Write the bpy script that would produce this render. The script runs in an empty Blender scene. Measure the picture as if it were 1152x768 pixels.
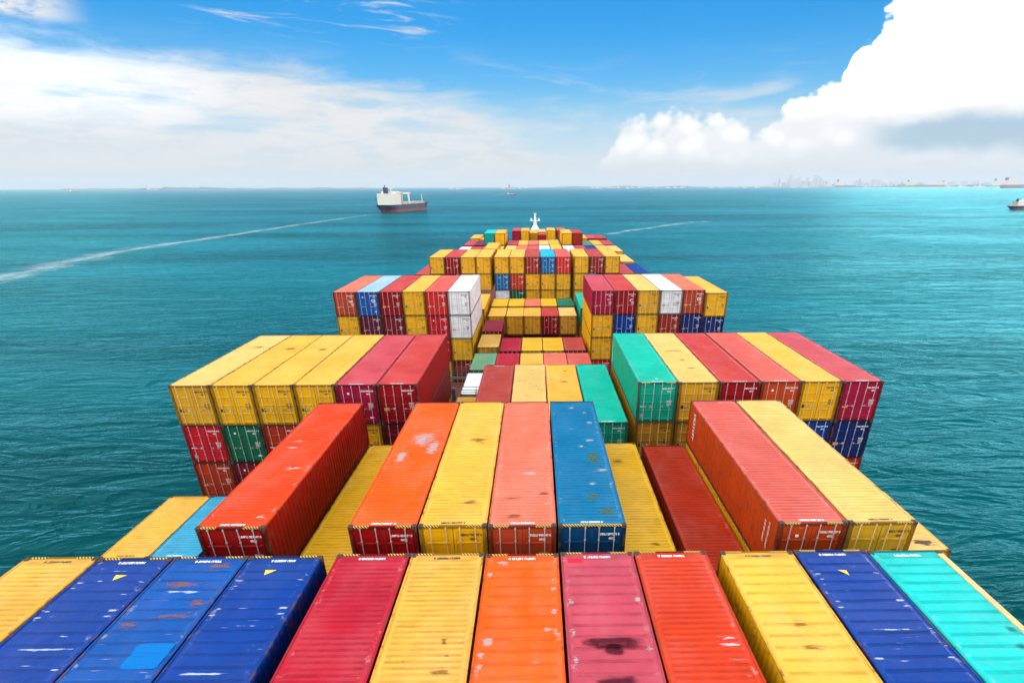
import bpy, math, random
from math import radians as R_, sin, cos, pi

SC = bpy.context.scene
COL = SC.collection
random.seed(7)

# ------------------------------------------------------------------ camera
CAM_Z = 45.0                 # metres above the sea
H_TOP = 11.133               # camera above the roofs of the nearest row
ZT = CAM_Z - H_TOP           # absolute height of those roofs (level 0)
cam = bpy.data.cameras.new('camera')
cam.sensor_fit = 'HORIZONTAL'; cam.sensor_width = 36.0
cam.lens = 599.674 / 1152 * 36.0
cam.shift_x = -33.6 / 1152
cam.shift_y = 117.34 / 1152
cam.clip_start = 0.5; cam.clip_end = 150000
camo = bpy.data.objects.new('camera', cam); COL.objects.link(camo)
from mathutils import Matrix, Vector
_pi, _ya, _ro = R_(25.933), R_(0.536), R_(0.229)
fwd = Vector((sin(_ya) * cos(_pi), cos(_ya) * cos(_pi), -sin(_pi)))
right0 = Vector((cos(_ya), -sin(_ya), 0))
up0 = right0.cross(fwd)
rt = right0 * cos(_ro) - up0 * sin(_ro)
up = right0 * sin(_ro) + up0 * cos(_ro)
camo.matrix_world = Matrix(((rt.x, up.x, -fwd.x, 0), (rt.y, up.y, -fwd.y, 0), (rt.z, up.z, -fwd.z, CAM_Z), (0, 0, 0, 1)))
SC.camera = camo

# ------------------------------------------------------------------ sky, sun, exposure
SUN_EL, SUN_AZ = 66.0, -4.0          # azimuth from +Y towards +X
CLOUD = 8.0
world = bpy.data.worlds.new('World'); SC.world = world
world.use_nodes = True
wt = world.node_tree; wt.nodes.clear()


class NT:
    """small helper for wiring node trees"""
    def __init__(s, tree): s.t = tree
    def n(s, typ, ins=None, **kw):
        nd = s.t.nodes.new(typ)
        for k, v in kw.items(): setattr(nd, k, v)
        for k, v in (ins or {}).items():
            sock = nd.inputs[k]
            if isinstance(v, bpy.types.NodeSocket): s.t.links.new(v, sock)
            else: sock.default_value = v
        return nd
    def m(s, op, a, b=0.0, c=0.0, clamp=False):
        nd = s.t.nodes.new('ShaderNodeMath'); nd.operation = op; nd.use_clamp = clamp
        for i, v in enumerate((a, b, c)):
            if isinstance(v, bpy.types.NodeSocket): s.t.links.new(v, nd.inputs[i])
            else: nd.inputs[i].default_value = v
        return nd.outputs[0]
    def ss(s, v, a, b):
        """smoothstep a..b"""
        nd = s.t.nodes.new('ShaderNodeMapRange'); nd.interpolation_type = 'SMOOTHSTEP'
        s.t.links.new(v, nd.inputs[0]); nd.inputs[1].default_value = a; nd.inputs[2].default_value = b
        return nd.outputs[0]
    def mix(s, f, a, b, mode='MIX'):
        nd = s.t.nodes.new('ShaderNodeMix'); nd.data_type = 'RGBA'; nd.blend_type = mode
        for i, v in ((0, f), (6, a), (7, b)):
            if isinstance(v, bpy.types.NodeSocket): s.t.links.new(v, nd.inputs[i])
            else: nd.inputs[i].default_value = v if i == 0 else (tuple(v) + (1,))[:4]
        return nd.outputs[2]
    def noise(s, vec, scale, detail=4, rough=0.55, dist=0.0):
        nd = s.t.nodes.new('ShaderNodeTexNoise')
        s.t.links.new(vec, nd.inputs['Vector'])
        nd.inputs['Scale'].default_value = scale; nd.inputs['Detail'].default_value = detail
        nd.inputs['Roughness'].default_value = rough; nd.inputs['Distortion'].default_value = dist
        return nd.outputs['Fac']
    def curve(s, v, pts):
        nd = s.t.nodes.new('ShaderNodeFloatCurve'); c = nd.mapping.curves[0]
        while len(c.points) < len(pts): c.points.new(0.5, 0.5)
        for p, (x, y) in zip(c.points, pts): p.location = (x, y); p.handle_type = 'AUTO_CLAMPED'
        nd.mapping.update(); s.t.links.new(v, nd.inputs['Value'])
        return nd.outputs[0]
    def vec(s, x=0.0, y=0.0, z=0.0):
        nd = s.t.nodes.new('ShaderNodeCombineXYZ')
        for i, v in enumerate((x, y, z)):
            if isinstance(v, bpy.types.NodeSocket): s.t.links.new(v, nd.inputs[i])
            else: nd.inputs[i].default_value = v
        return nd.outputs[0]


w = NT(wt)
sky = w.n('ShaderNodeTexSky', sky_type='NISHITA', sun_disc=False, sun_elevation=R_(SUN_EL), sun_rotation=R_(SUN_AZ))
sky.air_density = 1.0; sky.dust_density = 0.6; sky.ozone_density = 2.5; sky.altitude = 40
tc = w.n('ShaderNodeTexCoord')
sep = w.n('ShaderNodeSeparateXYZ', {0: tc.outputs['Generated']})
az = w.m('MULTIPLY', w.m('ARCTAN2', sep.outputs[0], sep.outputs[1]), 57.29578)
el = w.m('MULTIPLY', w.m('ARCSINE', sep.outputs[2]), 57.29578)
azn = w.m('DIVIDE', w.m('ADD', az, 60.0), 120.0, clamp=True)
soft_v = w.vec(w.m('MULTIPLY', az, 0.045), w.m('MULTIPLY', el, 0.16), 3.1)
puff_v = w.vec(w.m('MULTIPLY', az, 0.16), w.m('MULTIPLY', el, 0.2), 7.7)
n_soft = w.noise(soft_v, 1.6, 9, 0.58, 0.6)
n_fine = w.noise(soft_v, 6.0, 7, 0.6, 0.4)
n_puff = w.noise(puff_v, 1.3, 8, 0.52, 0.15)
vor = w.n('ShaderNodeTexVoronoi', {'Vector': puff_v, 'Scale': 3.4, 'Smoothness': 0.6}, feature='SMOOTH_F1')
vor2 = w.n('ShaderNodeTexVoronoi', {'Vector': w.n('ShaderNodeVectorMath', {0: puff_v, 1: w.vec(w.m('MULTIPLY', n_puff, 0.25), w.m('MULTIPLY', n_puff, 0.25), 0.0)}, operation='ADD').outputs[0], 'Scale': 9.5, 'Smoothness': 0.35}, feature='SMOOTH_F1')
puff = w.m('ADD', w.m('MULTIPLY', w.m('SUBTRACT', n_puff, 0.5), 5.2), w.m('ADD', w.m('MULTIPLY', w.m('SUBTRACT', 0.42, vor.outputs['Distance']), 2.2), w.m('MULTIPLY', w.m('SUBTRACT', 0.4, vor2.outputs['Distance']), 1.1)))
E2 = lambda pts: [((a + 60) / 120, e / 20) for a, e in pts]
topL = w.m('MULTIPLY', w.curve(azn, E2([(-60, 9.5), (-38, 9.6), (-31, 9.5), (-24, 9.3), (-19, 9.1), (-15, 7.9), (-10, 7.2), (-6, 6.2), (-2, 4.9), (2, 3.3), (7, 2.4), (20, 2.0), (60, 2.0)])), 20.0)
topR = w.m('MULTIPLY', w.curve(azn, E2([(-60, 0), (4.5, 0.0), (6.2, 2.0), (7.6, 4.2), (9.8, 5.2), (12, 5.9), (16, 5.8), (20, 4.9), (22, 6.2), (25.5, 7.4), (26.6, 10.5), (30, 13.0), (34, 15.0), (40, 16.0), (60, 15.0)])), 20.0)
maskL = w.ss(w.m('ADD', w.m('SUBTRACT', topL, el), w.m('ADD', w.m('MULTIPLY', w.m('SUBTRACT', n_soft, 0.5), 5.0), w.m('MULTIPLY', w.m('SUBTRACT', n_fine, 0.5), 3.8))), -1.1, 1.9)
holes = w.ss(w.noise(w.vec(w.m('MULTIPLY', az, 0.05), w.m('MULTIPLY', el, 0.32), 11.0), 1.7, 6, 0.55), 0.52, 0.72)
maskL = w.m('MULTIPLY', maskL, w.m('SUBTRACT', 1.0, w.m('MULTIPLY', holes, 0.75)))
maskR = w.ss(w.m('ADD', w.m('SUBTRACT', topR, el), puff), -0.5, 0.85)
# thin wisps high in the blue
wisp_n = w.noise(w.vec(w.m('MULTIPLY', az, 0.06), w.m('MULTIPLY', el, 0.5), 21.0), 2.1, 8, 0.62, 0.8)
wisp = w.m('MULTIPLY', w.ss(wisp_n, 0.52, 0.75), w.m('MULTIPLY', w.m('MULTIPLY', w.ss(el, 10.3, 12.0), w.m('MAXIMUM', w.m('MULTIPLY', w.ss(az, -30.0, -24.0), w.ss(az, -4.0, -12.0)), w.m('MULTIPLY', w.ss(az, -33.0, -37.0), 1.0))), 0.95))
# unseen broken cloud added around the view, overbright to serve as fill light
gen_n = w.noise(w.n('ShaderNodeVectorMath', {0: tc.outputs['Generated'], 1: (1, 1, 2.2)}, operation='MULTIPLY').outputs[0], 2.3, 7, 0.55)
gen = w.m('MULTIPLY', w.ss(gen_n, 0.44, 0.62), w.m('MULTIPLY', w.ss(w.m('ABSOLUTE', w.m('SUBTRACT', az, 2.0)), 26.0, 50.0), w.m('MAXIMUM', w.ss(el, 14.0, 22.0), w.ss(w.m('ABSOLUTE', az), 50.0, 65.0))))
skyc = w.n('ShaderNodeMix', {0: 1.0, 6: sky.outputs[0], 7: (0.0, 0.70, 1.18, 1)}, data_type='RGBA', blend_type='MULTIPLY').outputs[2]
# pale band of air low over the sea
low = w.ss(el, 13.0, 1.0)
skyc = w.mix(w.m('MULTIPLY', low, 0.80), skyc, (CLOUD * 0.42, CLOUD * 0.81, CLOUD * 1.04))
skyc = w.mix(w.m('MULTIPLY', w.ss(el, 8.5, 2.0), 0.72), skyc, (CLOUD * 0.84, CLOUD * 0.95, CLOUD * 1.02))
shadeL = w.mix(w.ss(el, 0.5, 5.0), (CLOUD * 0.92, CLOUD * 0.93, CLOUD * 0.93), (CLOUD * 1.0, CLOUD * 1.01, CLOUD * 1.03))
shadeL = w.mix(w.m('MULTIPLY', w.ss(n_fine, 0.42, 0.66), 0.8), shadeL, (CLOUD * 0.80, CLOUD * 0.88, CLOUD * 0.95))
c1 = w.mix(maskL, skyc, shadeL)
veil = w.m('MULTIPLY', w.ss(w.noise(w.vec(w.m('MULTIPLY', az, 0.05), w.m('MULTIPLY', el, 0.30), 33.0), 1.5, 9, 0.6, 0.7), 0.45, 0.75), w.m('MULTIPLY', w.ss(el, 11.5, 6.0), 0.75))
c1 = w.mix(veil, c1, (CLOUD * 0.93, CLOUD * 0.97, CLOUD * 1.0))
corner = w.m('MULTIPLY', w.m('MULTIPLY', w.ss(az, -33.0, -37.0), w.ss(el, 10.0, 10.8)), w.ss(n_fine, 0.28, 0.5))
c1 = w.mix(corner, c1, (CLOUD * 1.05, CLOUD * 1.05, CLOUD * 1.06))
c1 = w.mix(wisp, c1, (CLOUD, CLOUD, CLOUD))
baseR = w.m('ADD', el, w.m('MULTIPLY', w.m('SUBTRACT', n_puff, 0.5), 2.4))
dark_band = w.m('MULTIPLY', w.m('MULTIPLY', w.ss(baseR, 5.3, 4.2), w.ss(baseR, 1.7, 3.2)), w.ss(az, 27.0, 31.5))
shR = w.mix(w.ss(baseR, 1.0, 3.4), (CLOUD * 0.88, CLOUD * 0.92, CLOUD * 0.95), (CLOUD * 1.28, CLOUD * 1.28, CLOUD * 1.28))
shR = w.mix(w.m('MULTIPLY', w.ss(w.m('ADD', vor.outputs['Distance'], w.m('MULTIPLY', n_puff, 0.4)), 0.45, 0.85), 0.5), shR, (CLOUD * 0.92, CLOUD * 0.95, CLOUD * 0.99))
shR = w.mix(w.m('MULTIPLY', dark_band, 0.85), shR, (CLOUD * 0.38, CLOUD * 0.62, CLOUD * 0.80))
gainR = w.m('ADD', 1.0, w.m('MULTIPLY', w.m('MULTIPLY', w.ss(az, 8.0, 36.0), w.ss(baseR, 5.0, 10.0)), 7.0))
gainL = w.m('ADD', 1.0, w.m('MULTIPLY', w.m('MULTIPLY', w.ss(az, -20.0, -38.0), w.ss(el, 3.0, 6.5)), 0.35))
shR = w.n('ShaderNodeVectorMath', {0: shR, 1: w.vec(w.m('ADD', w.m('MULTIPLY', w.m('SUBTRACT', gainR, 1.0), 1.25), 1.0), gainR, w.m('ADD', w.m('MULTIPLY', w.m('SUBTRACT', gainR, 1.0), 0.9), 1.0))}, operation='MULTIPLY').outputs[0]
c1 = w.mix(w.m('MULTIPLY', maskL, 1.0), c1, w.n('ShaderNodeVectorMath', {0: c1, 'Scale': gainL}, operation='SCALE').outputs[0])
c2 = w.mix(maskR, c1, shR)
glare = w.m('MULTIPLY', w.m('MULTIPLY', w.ss(az, 8.0, 38.0), w.ss(az, 90.0, 60.0)), w.m('MULTIPLY', w.ss(el, 13.5, 19.0), w.ss(el, 40.0, 26.0)))
glareL = w.m('MULTIPLY', w.m('MULTIPLY', w.ss(az, -26.0, -44.0), w.ss(az, -90.0, -60.0)), w.m('MULTIPLY', w.ss(el, 13.5, 19.0), w.ss(el, 30.0, 20.0)))
c2 = w.mix(gen, c2, w.mix(w.ss(w.m('ABSOLUTE', az), 60.0, 100.0), (CLOUD, CLOUD, CLOUD), w.mix(w.ss(az, 60.0, -60.0), (CLOUD * 4.0, CLOUD * 4.0, CLOUD * 4.0), (CLOUD * 5.4, CLOUD * 5.4, CLOUD * 5.3))))
c2 = w.mix(w.m('MULTIPLY', glare, w.ss(gen_n, 0.25, 0.6)), c2, (CLOUD * 9.0, CLOUD * 8.0, CLOUD * 7.4))  # bright patches above the view, added for sheen on the sea
c2 = w.mix(w.m('MULTIPLY', glareL, w.ss(gen_n, 0.25, 0.6)), c2, (CLOUD * 4.2, CLOUD * 3.8, CLOUD * 3.5))
# thin grey-blue air right on the horizon
c2 = w.mix(w.m('MULTIPLY', w.ss(el, 1.6, -0.1), 0.5), c2, (CLOUD * 0.74, CLOUD * 0.86, CLOUD * 0.93))
bg = w.n('ShaderNodeBackground', {'Color': c2, 'Strength': 0.10})
wo = w.n('ShaderNodeOutputWorld', {'Surface': bg.outputs[0]})

sun = bpy.data.lights.new('sun', 'SUN')
sun.energy = 1.75; sun.angle = R_(7.0); sun.color = (1.0, 0.955, 0.87)
suno = bpy.data.objects.new('sun', sun); COL.objects.link(suno)
sd = Vector((sin(R_(SUN_AZ)) * cos(R_(SUN_EL)), cos(R_(SUN_AZ)) * cos(R_(SUN_EL)), sin(R_(SUN_EL))))
suno.rotation_euler = (-sd).to_track_quat('-Z', 'Y').to_euler()
suno.location = (0, 0, 300)
SC.view_settings.view_transform = 'Standard'
SC.view_settings.look = 'None'
SC.view_settings.exposure = 0.06
SC.view_settings.gamma = 1.0
SC.view_settings.use_curve_mapping = False
SC.cycles.use_denoising = True
SC.cycles.max_bounces = 6; SC.cycles.diffuse_bounces = 3; SC.cycles.glossy_bounces = 3
SC.cycles.caustics_reflective = False; SC.cycles.caustics_refractive = False


# ------------------------------------------------------------------ mesh helpers
class MB:
    def __init__(s): s.v = []; s.f = []; s.mi = []; s.mat = 0
    def face(s, pts):
        i = len(s.v); s.v += [tuple(p) for p in pts]; s.f.append(tuple(range(i, i + len(pts)))); s.mi.append(s.mat)
    def box(s, x0, x1, y0, y1, z0, z1):
        i = len(s.v)
        s.v += [(x, y, z) for z in (z0, z1) for y in (y0, y1) for x in (x0, x1)]
        for q in ((0, 2, 3, 1), (4, 5, 7, 6), (0, 1, 5, 4), (2, 6, 7, 3), (0, 4, 6, 2), (1, 3, 7, 5)):
            s.f.append(tuple(i + k for k in q)); s.mi.append(s.mat)
    def grid(s, rows):
        """rows: list of equal-length lists of points"""
        i = len(s.v); n = len(rows[0])
        for r in rows: s.v += [tuple(p) for p in r]
        for a in range(len(rows) - 1):
            for b in range(n - 1):
                k = i + a * n + b
                s.f.append((k, k + 1, k + n + 1, k + n)); s.mi.append(s.mat)
    def tube(s, p0, p1, r0, r1=None, seg=8, cap=True):
        r1 = r0 if r1 is None else r1
        p0 = Vector(p0); p1 = Vector(p1); d = (p1 - p0).normalized()
        a = d.orthogonal().normalized(); b = d.cross(a)
        i = len(s.v)
        for p, r in ((p0, r0), (p1, r1)):
            for k in range(seg):
                t = 2 * pi * k / seg
                s.v.append(tuple(p + a * (r * cos(t)) + b * (r * sin(t))))
        for k in range(seg):
            k2 = (k + 1) % seg
            s.f.append((i + k, i + k2, i + seg + k2, i + seg + k)); s.mi.append(s.mat)
        if cap:
            s.f.append(tuple(i + k for k in reversed(range(seg)))); s.mi.append(s.mat)
            s.f.append(tuple(i + seg + k for k in range(seg))); s.mi.append(s.mat)
    def mesh(s, name):
        me = bpy.data.meshes.new(name); me.from_pydata(s.v, [], s.f)
        if any(s.mi): me.polygons.foreach_set('material_index', s.mi)
        me.update(); return me


def put(name, me, mats=None, parent=None, loc=(0, 0, 0), rotz=0.0):
    o = bpy.data.objects.new(name, me); COL.objects.link(o)
    o.location = loc; o.rotation_euler = (0, 0, rotz)
    if parent is not None: o.parent = parent
    if mats is not None:
        mats = mats if isinstance(mats, (list, tuple)) else [mats]
        while len(me.materials) < len(mats): me.materials.append(None)
        for k, m in enumerate(mats):
            o.material_slots[k].link = 'OBJECT'; o.material_slots[k].material = m
    return o


def empty(name, loc=(0, 0, 0), rotz=0.0):
    o = bpy.data.objects.new(name, None); COL.objects.link(o)
    o.location = loc; o.rotation_euler = (0, 0, rotz); o.empty_display_size = 0.5
    return o


def tag(o, label=None, cat=None, group=None, kind=None):
    if label: o['label'] = label
    if cat: o['category'] = cat
    if group: o['group'] = group
    if kind: o['kind'] = kind
    return o


# ------------------------------------------------------------------ materials
def new_mat(name):
    m = bpy.data.materials.new(name); m.use_nodes = True
    t = m.node_tree; t.nodes.clear(); g = NT(t)
    return m, g


def finish(g, bsdf_out, disp=None):
    ins = {'Surface': bsdf_out}
    g.n('ShaderNodeOutputMaterial', ins)


def plain(name, rgb, rough=0.5, metal=0.0):
    m, g = new_mat(name)
    tcn = g.n('ShaderNodeTexCoord'); n = g.noise(tcn.outputs['Object'], 3.0, 5)
    c = g.mix(g.ss(n, 0.3, 0.75), tuple(x * 0.8 for x in rgb), rgb)
    b = g.n('ShaderNodeBsdfPrincipled', {'Base Color': c, 'Roughness': rough, 'Metallic': metal})
    finish(g, b.outputs[0]); return m


CW, CH = 2.438, 2.591
ROOF_Z = CH - 0.032

_paint = {}


def paint(rgb, wear=0.5, rust=0.3, scratch=(0.75, 0.76, 0.78), rough=0.42, dirt=0.35, roof=False, key=None):
    """weathered container paint; wear = chalky scratches, rust = brown spots, dirt = dark streaks"""
    k = (tuple(rgb), wear, rust, scratch, rough, dirt, roof)
    if k in _paint: return _paint[k]
    m, g = new_mat('container_paint')
    tcn = g.n('ShaderNodeTexCoord'); oi = g.n('ShaderNodeObjectInfo')
    sh = g.m('MULTIPLY', oi.outputs['Random'], 83.0)
    off = g.vec(sh, g.m('MULTIPLY', sh, 1.7), g.m('MULTIPLY', sh, 0.6))
    P = g.n('ShaderNodeVectorMath', {0: tcn.outputs['Object'], 1: off}, operation='ADD').outputs[0]
    def scaled(x, y, z): return g.n('ShaderNodeVectorMath', {0: P, 1: (x, y, z)}, operation='MULTIPLY').outputs[0]
    blot = g.noise(P, 0.55, 4, 0.6)
    col = g.mix(g.ss(blot, 0.3, 0.72), tuple(c * 0.86 for c in rgb), tuple(min(1, c * 1.05) for c in rgb))
    if roof:
        streak = g.noise(scaled(0.5, 7.0, 1.0), 1.0, 5, 0.62)
        soot = g.noise(scaled(1.0, 2.2, 1.0), 1.3, 6, 0.6)
        scr = g.noise(scaled(0.9, 16.0, 1.0), 1.1, 4, 0.6)
        zone = g.noise(scaled(1.0, 0.8, 1.0), 1.15, 3, 0.5)
        spk = g.noise(P, 11.0, 3, 0.6)
    else:
        streak = g.noise(scaled(5.0, 5.0, 0.5), 1.0, 5, 0.62)
        soot = g.noise(scaled(1.6, 1.6, 1.0), 1.2, 6, 0.6)
        scr = g.noise(scaled(1.2, 1.2, 14.0), 1.0, 4, 0.6)
        zone = g.noise(P, 1.1, 3, 0.5)
        spk = g.noise(P, 12.0, 3, 0.6)
    dk = tuple(c * 0.62 for c in rgb)
    col = g.mix(g.m('MULTIPLY', g.ss(streak, 0.5, 0.78), dirt), col, dk)
    grime = tuple(c * 0.38 + 0.004 for c in rgb)
    col = g.mix(g.m('MULTIPLY', g.ss(soot, 0.58, 0.8), dirt * 1.1), col, grime)
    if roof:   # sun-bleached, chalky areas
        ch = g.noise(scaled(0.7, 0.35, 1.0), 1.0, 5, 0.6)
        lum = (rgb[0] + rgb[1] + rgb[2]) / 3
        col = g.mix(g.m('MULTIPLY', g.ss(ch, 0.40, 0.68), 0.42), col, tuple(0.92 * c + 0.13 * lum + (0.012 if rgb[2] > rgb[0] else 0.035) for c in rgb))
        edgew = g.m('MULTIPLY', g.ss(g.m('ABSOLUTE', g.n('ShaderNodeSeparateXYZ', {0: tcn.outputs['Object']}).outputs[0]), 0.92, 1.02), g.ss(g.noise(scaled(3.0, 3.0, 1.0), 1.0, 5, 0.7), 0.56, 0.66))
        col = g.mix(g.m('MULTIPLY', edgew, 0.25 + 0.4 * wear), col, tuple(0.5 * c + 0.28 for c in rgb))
    if roof:   # troughs darkened: grime, and groove shade put into the colour
        zz = g.n('ShaderNodeSeparateXYZ', {0: tcn.outputs['Object']})
        inx = g.ss(g.m('ABSOLUTE', zz.outputs[0]), 1.05, 0.97)
        iny = g.m('MULTIPLY', g.ss(zz.outputs[1], 0.3, 0.4), 1.0)
        tr = g.m('MULTIPLY', g.m('MULTIPLY', g.ss(zz.outputs[2], ROOF_Z + 0.013, ROOF_Z + 0.003), inx), g.m('MULTIPLY', iny, g.m('ADD', 0.18, g.m('MULTIPLY', g.ss(soot, 0.35, 0.65), 0.45))))
        col = g.mix(tr, col, tuple(c * 0.5 + 0.003 for c in rgb))
    sm = g.m('MULTIPLY', g.ss(scr, 0.66, 0.70), g.ss(zone, 0.72 - 0.26 * wear, 0.80 - 0.26 * wear))
    col = g.mix(g.m('MULTIPLY', sm, min(1.0, 0.45 + 0.5 * wear)), col, scratch)
    rm = g.m('MULTIPLY', g.ss(spk, 0.70 - 0.06 * rust, 0.74 - 0.06 * rust), g.ss(soot, 0.62 - 0.22 * rust, 0.72 - 0.22 * rust))
    # rust gathers along the long edges and the ends of the steel
    sx = g.n('ShaderNodeSeparateXYZ', {0: tcn.outputs['Object']})
    edge = g.ss(g.m('ABSOLUTE', sx.outputs[0]), 1.08, 1.21)
    em = g.m('MULTIPLY', g.m('MULTIPLY', edge, g.ss(g.noise(P, 2.6, 6, 0.65), 0.54 - 0.08 * rust, 0.66 - 0.08 * rust)), min(1.0, 0.35 + rust))
    rmix = g.m('MAXIMUM', g.m('MULTIPLY', rm, min(1.0, 0.5 + rust)), em)
    col = g.mix(rmix, col, (0.13, 0.052, 0.024))
    rg = g.m('ADD', rough, g.m('MULTIPLY', g.m('ADD', rmix, g.m('MULTIPLY', blot, 0.3)), 0.35))
    bmp = g.n('ShaderNodeBump', {'Height': g.noise(P, 2.3, 4, 0.5), 'Strength': 0.45 if roof else 0.3, 'Distance': 0.05})
    b = g.n('ShaderNodeBsdfPrincipled', {'Base Color': col, 'Roughness': rg, 'Normal': bmp.outputs[0], 'Specular IOR Level': 0.12})
    finish(g, b.outputs[0])
    _paint[k] = m
    return m


M_STEEL = plain('galvanised_steel', (0.55, 0.55, 0.56), 0.45, 0.3)
M_CAST = plain('rusty_casting', (0.085, 0.045, 0.03), 0.8)
M_SEAL_HOLE = plain('seal_and_hole_shade', (0.02, 0.02, 0.022), 0.7)
M_WHITE = plain('white_lettering', (0.86, 0.86, 0.86), 0.5)
M_BLACK = plain('black_lettering', (0.03, 0.03, 0.028), 0.5)
M_YELB = plain('yellow_sticker', (0.85, 0.6, 0.02), 0.5)
M_ORB = plain('orange_sticker', (0.85, 0.35, 0.02), 0.5)
M_GREYST = plain('grey_sticker', (0.35, 0.35, 0.36), 0.5)
m, g = new_mat('hazard_stripes')
t_ = g.n('ShaderNodeTexCoord'); s_ = g.n('ShaderNodeSeparateXYZ', {0: t_.outputs['Object']})
f_ = g.m('GREATER_THAN', g.m('FRACT', g.m('ADD', g.m('MULTIPLY', s_.outputs[0], 9.5), g.m('MULTIPLY', g.m('ADD', s_.outputs[1], s_.outputs[2]), 7.0))), 0.5)
b_ = g.n('ShaderNodeBsdfPrincipled', {'Base Color': g.mix(f_, (0.03, 0.025, 0.02), (0.62, 0.38, 0.03)), 'Roughness': 0.55})
finish(g, b_.outputs[0]); M_HAZ = m


def soft_patch(name, rgb, lo, hi, scale=1.6, opacity=0.9, power=2.6, amp=1.1, ys=1.0):
    """stain or worn paint with a ragged outline: see-through at its edge"""
    m, g = new_mat(name)
    t = g.n('ShaderNodeTexCoord')
    uv = t.outputs['Generated']
    s = g.n('ShaderNodeSeparateXYZ', {0: uv})
    dx = g.m('MULTIPLY', g.m('SUBTRACT', s.outputs[0], 0.5), 2.0); dy = g.m('MULTIPLY', g.m('SUBTRACT', s.outputs[1], 0.5), 2.0)
    d = g.m('SUBTRACT', 1.0, g.m('POWER', g.m('ADD', g.m('POWER', g.m('ABSOLUTE', dx), power), g.m('POWER', g.m('ABSOLUTE', dy), power)), 1.0 / power))
    n = g.noise(g.n('ShaderNodeMapping', {'Vector': t.outputs['Object'], 'Scale': (1, ys, 1)}).outputs[0], scale, 7, 0.65)
    a = g.m('MULTIPLY', g.ss(g.m('ADD', d, g.m('MULTIPLY', g.m('SUBTRACT', n, 0.5), amp)), lo, hi), opacity)
    b = g.n('ShaderNodeBsdfPrincipled', {'Base Color': tuple(rgb) + (1,), 'Roughness': 0.6, 'Specular IOR Level': 0.1})
    tr = g.n('ShaderNodeBsdfTransparent')
    mx = g.n('ShaderNodeMixShader', {0: a, 1: tr.outputs[0], 2: b.outputs[0]})
    finish(g, mx.outputs[0]); return m


M_STAIN = soft_patch('oily_stain', (0.085, 0.006, 0.016), 0.12, 0.55, 2.6, 0.85, 3.0, 0.9, 1.6)
M_PATCH = soft_patch('fresh_paint', (0.0, 0.17, 0.52), 0.02, 0.10, 0.7, 0.85, 8.0, 0.25)
M_SCRAPE = soft_patch('bare_metal_scrape', (0.46, 0.45, 0.45), 0.44, 0.72, 2.0, 0.62, 2.2, 2.6, 7.0)
M_SCRATCH = soft_patch('chalky_scratch', (0.62, 0.66, 0.74), 0.42, 0.85, 1.8, 0.62, 2.4, 3.4, 5.0)
M_REDP = soft_patch('red_paint_patch', (0.62, 0.02, 0.04), 0.0, 0.05, 3.0, 0.95, 8.0, 0.3)
M_BROWN = soft_patch('brown_stain', (0.14, 0.07, 0.025), 0.35, 0.95, 1.8, 0.5, 2.2, 2.6, 5.0)
M_DRIP = soft_patch('dark_smear', (0.02, 0.06, 0.06), 0.35, 0.9, 2.2, 0.5, 2.2, 2.2, 3.0)

# ------------------------------------------------------------------ container meshes
HX = CW / 2
PITCH = {'fine': 0.205, 'coarse': 0.41}
_me = {}


def cached(key, fn):
    if key not in _me: _me[key] = fn()
    return _me[key]


def roof_h(y, L, style):
    """height of the stamped roof sheet above its flat border at y"""
    if y < 0.36 or y > L - 0.36: return 0.0
    p = PITCH[style]; n = int((L - 0.72) / p); p = (L - 0.72) / n
    t = ((y - 0.36) / p) % 1.0
    if style == 'coarse':
        return 0.0 if t < 0.10 or t > 0.90 else (0.024 if 0.18 < t < 0.82 else 0.024 * ((t - 0.10) / 0.08 if t < 0.5 else (0.90 - t) / 0.08))
    if t < 0.15: return 0.028 * t / 0.15
    if t < 0.5: return 0.028
    if t < 0.65: return 0.028 * (0.65 - t) / 0.15
    return 0.0


def roof_ys(L, style):
    p = PITCH[style]; n = int((L - 0.72) / p); p = (L - 0.72) / n
    ts = (0.0, 0.10, 0.18, 0.82, 0.90) if style == 'coarse' else (0.0, 0.15, 0.5, 0.65)
    ys = [0.055, 0.2]
    for k in range(n): ys += [0.36 + (k + t) * p for t in ts]
    return ys + [L - 0.36, L - 0.2, L - 0.055]




def me_roof(L, style):
    b = MB(); rows = []
    xs = (-1.16, -1.06, -0.99, -0.33, 0.33, 0.99, 1.06, 1.16)
    rnd = random.Random(int(L * 10) + len(style))
    for y in roof_ys(L, style):
        h = roof_h(y, L, style)
        sag = 0.0
        rows.append([(x, y, ROOF_Z + (h if abs(x) < 1.0 else 0.0) + (rnd.uniform(-0.004, 0.004) if abs(x) < 1 else 0)) for x in xs])
    b.grid(rows); return b.mesh('roof_sheet')


def me_side(L, sgn):
    b = MB(); p = 0.278; n = int((L - 0.36) / p); p = (L - 0.36) / n
    pts = []
    for k in range(n):
        for t, d in ((0, 0), (0.26, 0), (0.5, 0.036), (0.76, 0.036)): pts.append((0.18 + (k + t) * p, d))
    pts.append((L - 0.18, 0))
    z0, z1 = 0.15, CH - 0.07
    lo = [(sgn * (HX - 0.012 - d), y, z0) for y, d in pts]; hi = [(sgn * (HX - 0.012 - d), y, z1) for y, d in pts]
    b.grid([lo, hi] if sgn < 0 else [hi, lo]); return b.mesh('side_sheet')


def me_end(L):
    b = MB(); n = 8; p = (CW - 0.32) / n; pts = []
    for k in range(n):
        for t, d in ((0, 0), (0.2, 0), (0.5, 0.045), (0.7, 0.045)): pts.append((-HX + 0.16 + (k + t) * p, d))
    pts.append((HX - 0.16, 0))
    b.grid([[(x, L - 0.02 - d, 0.14) for x, d in pts], [(x, L - 0.02 - d, CH - 0.1) for x, d in pts]])
    return b.mesh('end_sheet')


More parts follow.
